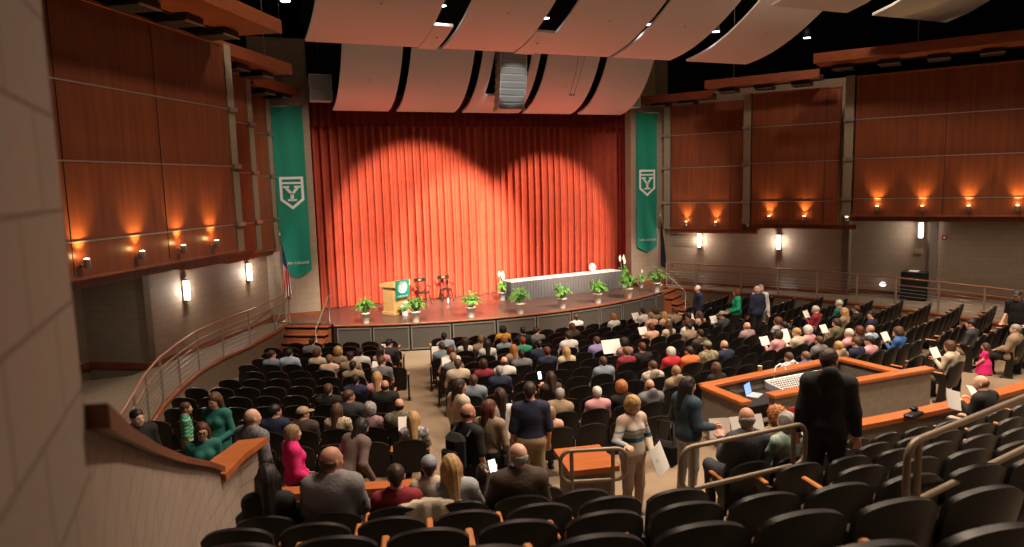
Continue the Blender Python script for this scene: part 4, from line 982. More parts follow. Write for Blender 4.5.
def field(prims, h, pad=.05):
    """prims: dicts  t: 'c' capsule (a,b,ra,rb) / 'e' ellipsoid (c,R,r);  op '+' or '-';  k blend"""
    los = []; his = []
    for p in prims:
        if p['op'] != '+': continue
        if p['t'] == 'c': r = max(p['ra'], p['rb']); los.append(np.minimum(p['a'], p['b'])-r); his.append(np.maximum(p['a'], p['b'])+r)
        else: r = max(p['r']); los.append(p['c']-r); his.append(p['c']+r)
    lo = np.min(los, 0)-pad; hi = np.max(his, 0)+pad; n = np.ceil((hi-lo)/h).astype(int)+2; D = np.full(n, .3)
    ax = [lo[d]+h*np.arange(n[d]) for d in range(3)]
    for p in prims:
        if p['t'] == 'c': r = max(p['ra'], p['rb']); b0 = np.minimum(p['a'], p['b'])-r; b1 = np.maximum(p['a'], p['b'])+r
        elif p['t'] == 'e': r = max(p['r']); b0 = p['c']-r; b1 = p['c']+r
        else: b0, b1 = lo, hi
        g = p['k']+.06; i0 = np.clip(np.floor((b0-g-lo)/h).astype(int), 0, n-1); i1 = np.clip(np.ceil((b1+g-lo)/h).astype(int)+1, 1, n)
        if np.any(i1 <= i0): continue
        sl = tuple(slice(a, b) for a, b in zip(i0, i1)); X, Y, Z = np.meshgrid(*[ax[d][sl[d]] for d in range(3)], indexing='ij')
        if p['t'] == 'c':
            a, b = p['a'], p['b']; d = b-a; L = max(d @ d, 1e-9); t = np.clip(((X-a[0])*d[0]+(Y-a[1])*d[1]+(Z-a[2])*d[2])/L, 0, 1)
            q = np.sqrt((X-a[0]-t*d[0])**2+(Y-a[1]-t*d[1])**2+(Z-a[2]-t*d[2])**2)-(p['ra']+(p['rb']-p['ra'])*t)
        elif p['t'] == 'e':
            R, r = p['R'], p['r']; x, y, z = X-p['c'][0], Y-p['c'][1], Z-p['c'][2]
            l = [(R[0, i]*x+R[1, i]*y+R[2, i]*z) for i in range(3)]
            k0 = np.sqrt(sum((l[i]/r[i])**2 for i in range(3))); k1 = np.sqrt(sum((l[i]/r[i]**2)**2 for i in range(3))); q = k0*(k0-1)/np.maximum(k1, 1e-6)
        else:
            q = (X-p['c'][0])*p['n'][0]+(Y-p['c'][1])*p['n'][1]+(Z-p['c'][2])*p['n'][2]      # half-space to remove: positive side is kept out
            q = -q
        k = p['k']; D0 = D[sl]
        if p['op'] == '+':
            m = np.maximum(k-np.abs(D0-q), 0)/k if k > 0 else 0; D[sl] = np.minimum(D0, q)-m*m*k*.25
        else:
            q = -q; m = np.maximum(k-np.abs(D0-q), 0)/k if k > 0 else 0; D[sl] = np.maximum(D0, q)+m*m*k*.25
    D[0], D[-1], D[:, 0], D[:, -1], D[:, :, 0], D[:, :, -1] = [.1]*6
    return surf_nets(D, lo, h)
NP = lambda *v: np.array(v, float)
I3 = np.eye(3)
def cap(a, b, ra, rb=None, k=.03, op='+'): return dict(t='c', a=NP(*a), b=NP(*b), ra=ra, rb=ra if rb is None else rb, k=k, op=op)
def ell(c, r, R=I3, k=.03, op='+'): return dict(t='e', c=NP(*c), r=NP(*r), R=R, k=k, op=op)
def cut(c, n, k=.006): return dict(t='p', c=NP(*c), n=NP(*n), k=k, op='-')
def rotm(yaw=0, pitch=0, roll=0):
    return np.array(Matrix.Rotation(radians(yaw), 3, 'Z') @ Matrix.Rotation(radians(pitch), 3, 'X') @ Matrix.Rotation(radians(roll), 3, 'Y'))
def frame(up, side):
    z = up/np.linalg.norm(up); x = side-(side @ z)*z; x = x/np.linalg.norm(x); return np.stack([x, np.cross(z, x), z], 1)

SEAT_J = dict(pel=(0, .21, .545), bel=(0, .185, .69), che=(0, .15, .88), nk=(0, .125, 1.045), hd=(0, .15, 1.165), shL=(-.165, .125, .965), shR=(.165, .125, .965), elL=(-.225, .22, .74), elR=(.225, .22, .74),
              wrL=(-.12, .42, .68), wrR=(.12, .42, .68), hpL=(-.09, .23, .53), hpR=(.09, .23, .53), knL=(-.12, .63, .53), knR=(.12, .63, .53), anL=(-.12, .60, .09), anR=(.12, .60, .09), toL=(-.14, .75, .035), toR=(.14, .75, .035))
STAND_J = dict(pel=(0, 0, .95), bel=(0, .01, 1.09), che=(0, -.01, 1.28), nk=(0, -.02, 1.47), hd=(0, .015, 1.60), shL=(-.172, -.02, 1.39), shR=(.172, -.02, 1.39), elL=(-.235, -.03, 1.11), elR=(.235, -.03, 1.11),
               wrL=(-.235, .06, .86), wrR=(.235, .06, .86), hpL=(-.09, 0, .92), hpR=(.09, 0, .92), knL=(-.10, .02, .50), knR=(.10, .02, .50), anL=(-.11, -.02, .09), anR=(.11, -.02, .09), toL=(-.13, .14, .035), toR=(.13, .14, .035))
UP = ('bel', 'che', 'nk', 'hd', 'shL', 'shR', 'elL', 'elR', 'wrL', 'wrR')
def joints(base, lean=0, fwd=0, girth=1., sex='m', **over):
    J = {k: NP(*v) for k, v in base.items()}
    for k, v in over.items(): J[k] = NP(*v)
    R = np.array(Matrix.Rotation(radians(lean), 3, 'Y') @ Matrix.Rotation(radians(-fwd), 3, 'X')); p = J['pel']
    for k in UP: J[k] = p+R @ (J[k]-p)
    if sex == 'f':
        for s in 'LR':
            m = (J['shL']+J['shR'])/2; J['sh'+s] = m+(J['sh'+s]-m)*.88
    return J
def torso(J, g=1., e=0., sex='m'):
    F_ = frame(J['nk']-J['pel'], J['shR']-J['shL']); Fp = frame(J['bel']-J['pel'], J['hpR']-J['hpL']); w = .9 if sex == 'f' else 1.
    P = [ell(J['pel'], (.172*g+e, .125*g+e, .125+e), Fp, .05), ell(J['bel'], (.148*g*w+e, .112*g+e, .16+e), F_, .07), ell(J['che'], (.155*g*w+e, .108*g+e, .165+e), F_, .07),
         cap(J['shL'], J['shR'], .055+e, .055+e, .07), cap(J['nk']-F_[:, 2]*.01, J['shL'], .045+e, .05+e, .05), cap(J['nk']-F_[:, 2]*.01, J['shR'], .045+e, .05+e, .05)]
    if sex == 'f': P += [ell(J['che']+F_[:, 1]*.085+F_[:, 0]*s*.065-F_[:, 2]*.01, (.06+e, .055+e, .06+e), F_, .04) for s in (-1, 1)]
    return P
def arms(J, e=0., upto=1., g=1.):
    P = []
    for s in 'LR':
        sh, el, wr = J['sh'+s], J['el'+s], J['wr'+s]
        if upto >= 1: P += [cap(sh, el, .052*g+e, .041*g+e, .04), cap(el, el+(wr-el)*.97, .041*g+e, .028*g+e*.8, .02)]
        else: P += [cap(sh, sh+(el-sh)*upto*2 if upto < .5 else el, .054*g+e, .048*g+e, .04)]
    return P
def legs(J, e=0., g=1.):
    P = []
    for s in 'LR': P += [cap(J['hp'+s], J['kn'+s], .088*g+e, .06*g+e, .05), cap(J['kn'+s], J['an'+s]+NP(0, 0, .03), .056*g+e, .04*g+e, .03)]
    return P
def feet(J, e=0.):
    return [[cap(J['an'+s]+NP(0, -.04, -.045), J['to'+s], .042+e, .036+e, .03), cap(J['an'+s], J['an'+s]+NP(0, 0, -.03), .04+e, .045+e, .03)] for s in 'LR']
def head_prims(J, R):
    c = J['hd']; T = lambda *p: c+R @ NP(*p); E = lambda p, r, k=.02, op='+', RR=R: ell(T(*p), r, RR, k, op)
    P = [E((0, -.012, .03), (.075, .094, .088)), E((0, .034, -.025), (.060, .062, .080), .035), E((0, .052, -.085), (.036, .034, .030), .03),
         cap(T(0, .088, .012), T(0, .107, -.026), .008, .0135, .015), cap(T(-.034, .083, .02), T(.034, .083, .02), .011, .011, .015), E((-.031, .1, .0), (.016, .016, .012), .012, '-'), E((.031, .1, .0), (.016, .016, .012), .012, '-'),
         E((-.038, .066, -.03), (.022, .022, .02), .02), E((.038, .066, -.03), (.022, .022, .02), .02), cap(T(-.02, .086, -.058), T(.02, .086, -.058), .0075, .0075, .01), E((-.077, -.008, -.01), (.011, .02, .032), .01), E((.077, -.008, -.01), (.011, .02, .032), .01),
         cap(T(0, -.025, -.06), J['nk']-NP(0, 0, .03), .052, .058, .03)]
    return P
def hair_prims(J, R, st):
    c = J['hd']; T = lambda *p: c+R @ NP(*p); E = lambda p, r, k=.02, op='+', RR=R: ell(T(*p), r, RR, k, op)
    face = [E((0, .105, -.035), (.068, .07, .088), .02, '-')]
    if st in 'SK': P = [E((0, -.016, .037), (.084, .105, .093), .02), cap(T(0, -.075, .0), T(0, -.075, -.05), .05, .035, .03)]+face+[cut(T(0, 0, -.075), -R[:, 2]), E((-.085, .005, -.02), (.02, .02, .036), .01, '-'), E((.085, .005, -.02), (.02, .02, .036), .01, '-')]
    elif st == 'B': P = [E((0, -.028, .0), (.079, .085, .072), .02), E((0, .02, .072), (.12, .15, .072), .02, '-'), E((0, .11, -.01), (.09, .10, .12), .02, '-'), cut(T(0, 0, -.072), -R[:, 2])]
    elif st == 'L': P = [E((0, -.018, .036), (.087, .108, .096), .03), cap(T(0, -.07, -.02), T(0, -.105, -.30), .075, .055, .05), cap(T(-.075, -.03, .0), T(-.085, -.02, -.25), .034, .03, .04), cap(T(.075, -.03, .0), T(.085, -.02, -.25), .034, .03, .04)]+face
    elif st == 'O': P = [E((0, -.018, .036), (.09, .110, .096), .03), E((0, -.035, -.03), (.095, .088, .095), .04)]+face
    elif st == 'C': P = [E((0, -.025, .035), (.104, .118, .105), .03), E((0, -.04, -.03), (.105, .09, .09), .04)]+face
    elif st == 'P': P = [E((0, -.016, .037), (.084, .105, .093), .02), cap(T(0, -.10, .04), T(0, -.13, -.16), .035, .022, .02)]+face+[cut(T(0, 0, -.09), -R[:, 2])]
    return P
def hand_prims(w, d, nrm, side, curl=.5):
    d = d/np.linalg.norm(d); nrm = nrm-(nrm @ d)*d; nrm /= np.linalg.norm(nrm); x = np.cross(d, nrm)*side; P = [ell(w+d*.048, (.041, .014, .055), np.stack([x, nrm, d], 1), .012), cap(w-d*.03, w+d*.02, .028, .026, .02)]
    for i, L in enumerate((.066, .075, .070, .054)):
        b = w+d*.088+x*((i-1.5)*.0205); d1 = d*cos(curl*.7)+nrm*sin(curl*.7); d2 = d*cos(curl*1.7)+nrm*sin(curl*1.7)
        P += [cap(b, b+d1*L*.55, .0095, .0088, .006), cap(b+d1*L*.55, b+d1*L*.55+d2*L*.5, .0088, .0072, .004)]
    b = w+d*.022-x*.032; d1 = d*.62-x*.72+nrm*.25; d1 /= np.linalg.norm(d1); d2 = d*.85-x*.25+nrm*.45; d2 /= np.linalg.norm(d2)
    P += [cap(b, b+d1*.042, .0125, .0105, .01), cap(b+d1*.042, b+d1*.042+d2*.034, .0105, .0085, .004)]
    return P
def np_mesh(name, parts, mats, mi=None):
    V = np.concatenate([p[0] for p in parts]); o = 0; F = []
    for v, f in parts: F.append(f+o); o += len(v)
    F = np.concatenate(F); me = bpy.data.meshes.new(name); me.vertices.add(len(V)); me.vertices.foreach_set('co', V.ravel()); me.loops.add(F.size); me.loops.foreach_set('vertex_index', F.ravel().astype(np.int32))
    me.polygons.add(len(F)); me.polygons.foreach_set('loop_start', np.arange(0, F.size, 4, dtype=np.int32)); me.polygons.foreach_set('loop_total', np.full(len(F), 4, np.int32))
    for m in mats: me.materials.append(m)
    me.polygons.foreach_set('use_smooth', np.ones(len(F), bool)); me.update(); me.validate(); return me
SK = [plain('skin', c, .55) for c in ((.56, .30, .21), (.48, .24, .165), (.62, .37, .275), (.18, .085, .05))]
HM = {k: plain('hair', c, .55, noise=.35, nscale=70) for k, c in dict(bk=(.012, .009, .008), db=(.03, .016, .01), br=(.075, .036, .018), lb=(.16, .085, .04), rd=(.13, .035, .014), au=(.085, .024, .012), bl=(.40, .24, .10), sb=(.25, .16, .085), gy=(.27, .25, .24), wh=(.55, .52, .48), or_=(.33, .12, .035), tan=(.33, .25, .16), gn=(.17, .18, .11), dg=(.03, .03, .035), gcap=(.22, .24, .28)).items()}
CM = {k: plain('cloth_'+k, c, .85, bump=.25, bscale=40) for k, c in dict(black=(.011, .011, .012), navy=(.015, .02, .05), dgrey=(.04, .042, .05), grey=(.15, .15, .16), lgrey=(.33, .34, .36), white=(.60, .58, .56), cream=(.50, .42, .32), tan=(.27, .2, .13), olive=(.12, .11, .06), brown=(.06, .04, .028), peach=(.58, .34, .25), pink=(.58, .29, .31), mauve=(.30, .17, .18), red=(.45, .02, .03), maroon=(.24, .02, .036), green=(.02, .22, .12), teal=(.02, .14, .12), yellow=(.65, .33, .03), orange=(.6, .15, .04), lblue=(.36, .44, .56), blue=(.04, .12, .34), purple=(.25, .2, .40), gblue=(.19, .24, .29), hot=(.66, .02, .17), denim=(.05, .09, .14), denimd=(.028, .055, .078), khaki=(.36, .27, .17), taupe=(.16, .11, .10), blazer=(.20, .19, .20), pinkish=(.42, .30, .24), emerald=(.01, .33, .17)).items()}
def pattern(name, c1, c2, scale, kind='check', rough=.85):
    m, nt, b = nodemat(name); tc = nt.nodes.new('ShaderNodeTexCoord'); r = nt.nodes.new('ShaderNodeValToRGB'); r.color_ramp.interpolation = 'CONSTANT'; e = r.color_ramp.elements
    e[0].color = (*c1, 1); e[1].color = (*c2, 1); e[1].position = .5
    if kind == 'check':
        n = nt.nodes.new('ShaderNodeTexChecker'); n.inputs['Scale'].default_value = scale; out = n.outputs['Fac']
    elif kind == 'dots':
        n = nt.nodes.new('ShaderNodeTexVoronoi'); n.inputs['Scale'].default_value = scale; out = n.outputs['Distance']; e[0].color, e[1].color = (*c2, 1), (*c1, 1); e[1].position = .3
    else:
        n = nt.nodes.new('ShaderNodeTexNoise'); n.inputs['Scale'].default_value = scale; out = n.outputs['Fac']
    nt.links.new(tc.outputs['Object'], n.inputs['Vector']); nt.links.new(out, r.inputs['Fac']); nt.links.new(r.outputs['Color'], b.inputs['Base Color']); b.inputs['Roughness'].default_value = rough
    return m
CM['plaidm'] = pattern('plaid_mauve', (.34, .18, .19), (.20, .13, .16), 22); CM['plaido'] = pattern('plaid_olive', (.17, .15, .10), (.09, .085, .055), 22)
CM['dots'] = pattern('dotted_cream', (.50, .41, .30), (.12, .08, .05), 26, 'dots'); CM['checkm'] = pattern('check_mauve', (.36, .24, .26), (.25, .16, .19), 36)
CM['camo'] = pattern('camouflage', (.13, .125, .065), (.27, .22, .14), 13, 'noise'); CM['plaidg'] = pattern('plaid_grey', (.20, .19, .20), (.13, .125, .14), 24)
CM['floral'] = pattern('floral', (.36, .42, .38), (.20, .33, .28), 14, 'noise'); CM['print'] = pattern('printed_top', (.45, .43, .41), (.14, .13, .13), 20, 'noise'); CM['creamp'] = pattern('cream_print', (.50, .44, .36), (.30, .25, .2), 12, 'noise'); CM['whitep'] = pattern('white_print_cloth', (.58, .57, .56), (.25, .27, .33), 9, 'noise')
CM['stripe'] = stripes('knit_stripe', [(0, (.58, .36, .26)), (.5, (.55, .45, .36))], 'Z', .11)
CM['bob'] = stripes('knit_band', [(0, (.47, .40, .33)), (.70, (.025, .07, .10)), (.735, (.30, .34, .34)), (.77, (.47, .40, .33)), (.795, (.10, .18, .22)), (.81, (.47, .40, .33)), (.86, (.50, .36, .28))], 'Z', 1.6)
CM['gstripe'] = stripes('green_check', [(0, (.03, .30, .15)), (.45, (.35, .50, .40)), (.7, (.02, .2, .1))], 'Z', .07)
SHOE = plain('shoe', (.03, .026, .024), .5); DENIM = CM['denim']
cache = {}
def get(key, fn):
    if key not in cache: cache[key] = fn()
    return cache[key]
def person(label, loc, rz, J, hair='S', hc='br', top='grey', bottom='dgrey', skin=0, R=I3, sex='m', girth=1., res=.02, sleeve=1., key=None, scale=1., hands=True, curl=.5, palm=None, jacket=None, dress=None, eyes=False, group=None, tuck=0.):
    p = None; k = key or id(J)
    def mk_body():
        parts = [field(torso(J, girth*.97, 0, sex)+arms(J)+legs(J)+head_prims(J, R)+[q for f in feet(J) for q in f], res)]
        if hands:
            for i, s in enumerate('LR'):
                d = J['wr'+s]-J['el'+s]; nn = NP(0, 0, -1) if palm is None else NP(*palm[i]); parts.append(field(hand_prims(J['wr'+s], d, nn, -1 if i == 0 else 1, curl), min(.0075, res*.5), .02))
        me = np_mesh('person', parts, [SK[0]]); return me
    me = get(('b', k, sex, girth, round(res, 3)), mk_body); o = obj('person', me, None, loc, rz); o.scale = (scale,)*3
    tag(o, label, 'person', group); o.material_slots[0].link = 'OBJECT'; o.material_slots[0].material = SK[skin]
    def child(nm, me_, mat):
        c = obj(nm, me_, o); c.material_slots[0].link = 'OBJECT'; c.material_slots[0].material = mat; return c
    e = .014 if jacket is None else .026
    F_ = frame(J['nk']-J['pel'], J['shR']-J['shL']); neckcut = [ell(J['nk']+F_[:, 2]*.055+F_[:, 1]*.03, (.075, .085, .06), F_, .01, '-')]
    wz = J['pel']-F_[:, 2]*((.02 if jacket is None else .09)-tuck)
    def mk_shirt():
        P = torso(J, girth, e, sex)
        if jacket == 'hood': P += [ell(J['nk']-F_[:, 1]*.085+F_[:, 2]*.0, (.11, .06, .075), F_, .04), ell(J['nk']-F_[:, 1]*.10+F_[:, 2]*.055, (.075, .05, .06), F_, .03)]
        P += arms(J, e, sleeve, girth if girth < 1.1 else 1.1)
        if jacket in ('collar', 'blazer'): P += [cap(J['nk']+F_[:, 0]*-.05-F_[:, 1]*.02+F_[:, 2]*.012, J['nk']+F_[:, 0]*.05-F_[:, 1]*.02+F_[:, 2]*.012, .05, .05, .02)]
        return np_mesh('shirt', [field(P+neckcut+[cut(wz, -F_[:, 2])], res)], [CM['grey']])
    child('shirt', get(('s', k, sex, girth, e, sleeve, jacket, round(res, 3)), mk_shirt), CM[top])
    if dress:
        def mk_dress():
            a = J['bel']; P = [cap(J['bel'], J['pel'], .13, .19, .03), cap(J['pel'], (J['knL']+J['knR'])/2+NP(0, 0, .02), .19, .24, .04), cut((J['knL']+J['knR'])/2+NP(0, 0, .02), (0, 0, -1))]
            return np_mesh('skirt', [field(P, res)], [CM['grey']])
        child('skirt', get(('d', k), mk_dress), CM[dress])
    else:
        child('trousers', get(('t', k, girth, round(res, 3)), lambda: np_mesh('trousers', [field(torso(J, girth, .012, sex)[:2]+legs(J, .013)+[cut(J['pel']+F_[:, 2]*(.06+tuck), F_[:, 2])], max(res, .016))], [CM['grey']])), CM[bottom])
    for i in range(2): child('shoe', get(('f', k, i), lambda: np_mesh('shoe', [field(feet(J, .008)[i], .016)], [SHOE])), SHOE)
    kk = ('h', k, hair)
    def mk_hair():
        V, F = field(hair_prims(J, R, hair), min(res, .016))
        if hair in 'C':
            n = np.sin(V[:, 0]*95+V[:, 2]*40)*np.sin(V[:, 1]*90)*np.sin(V[:, 2]*100); V = V+(V-J['hd'])/np.linalg.norm(V-J['hd'], axis=1)[:, None]*n[:, None]*.016
        elif hair in 'SBP':
            n = np.sin(V[:, 0]*170+V[:, 2]*90)*np.sin(V[:, 1]*150+V[:, 0]*60)*np.sin(V[:, 2]*160); V = V+(V-J['hd'])/np.linalg.norm(V-J['hd'], axis=1)[:, None]*n[:, None]*.005
        elif hair in 'LO':
            n = np.sin(V[:, 0]*140+V[:, 1]*60)*.004; V = V+(V-J['hd'])*n[:, None]*6
        return np_mesh('hair', [(V, F)], [HM['br']])
    if hair == 'K': child('hair', get(('h', k, 'S'), lambda: np_mesh('hair', [field(hair_prims(J, R, 'S'), min(res, .016))], [HM['br']])), HM['db'])
    else: child('hair', get(kk, mk_hair), HM[hc])
    if hair == 'K':
        def mk_cap():
            T = lambda *q: J['hd']+R @ NP(*q)
            return np_mesh('cap', [field([ell(T(0, -.014, .05), (.092, .112, .09), R, .01), ell(T(0, .12, .045), (.068, .075, .012), R, .02), cut(T(0, 0, .028), -R[:, 2])], .011)], [HM['tan']])
        child('cap', get(('k', k), mk_cap), HM[hc])
    if eyes:
        for sx in (-1, 1):
            b = MB(); c = J['hd']+R @ NP(sx*.031, .086, .002); b.ell(c, (.012, .009, .007), 0, 8, 6); b.build('eye', EYE, o)
    return o
EYE = plain('eye', (.03, .02, .018), .2)
def sheet(name, loc, rz, w_, h_, tilt, label, mat='paper', roll=0, cat='paper', bend=.02):
    b = MB(); P = []
    for i in range(5): P.append([((j/4-.5)*w_, bend*sin(pi*j/4), (i/4-.5)*h_) for j in range(5)])
    b.grid(P); b.grid([[(x, y+.003, z) for x, y, z in r][::-1] for r in P])
    o = b.build(name, M[mat]); o.matrix_world = Matrix.Translation(loc) @ Matrix.Rotation(rz, 4, 'Z') @ Matrix.Rotation(tilt, 4, 'X') @ Matrix.Rotation(roll, 4, 'Y'); tag(o, label, cat, None); return o
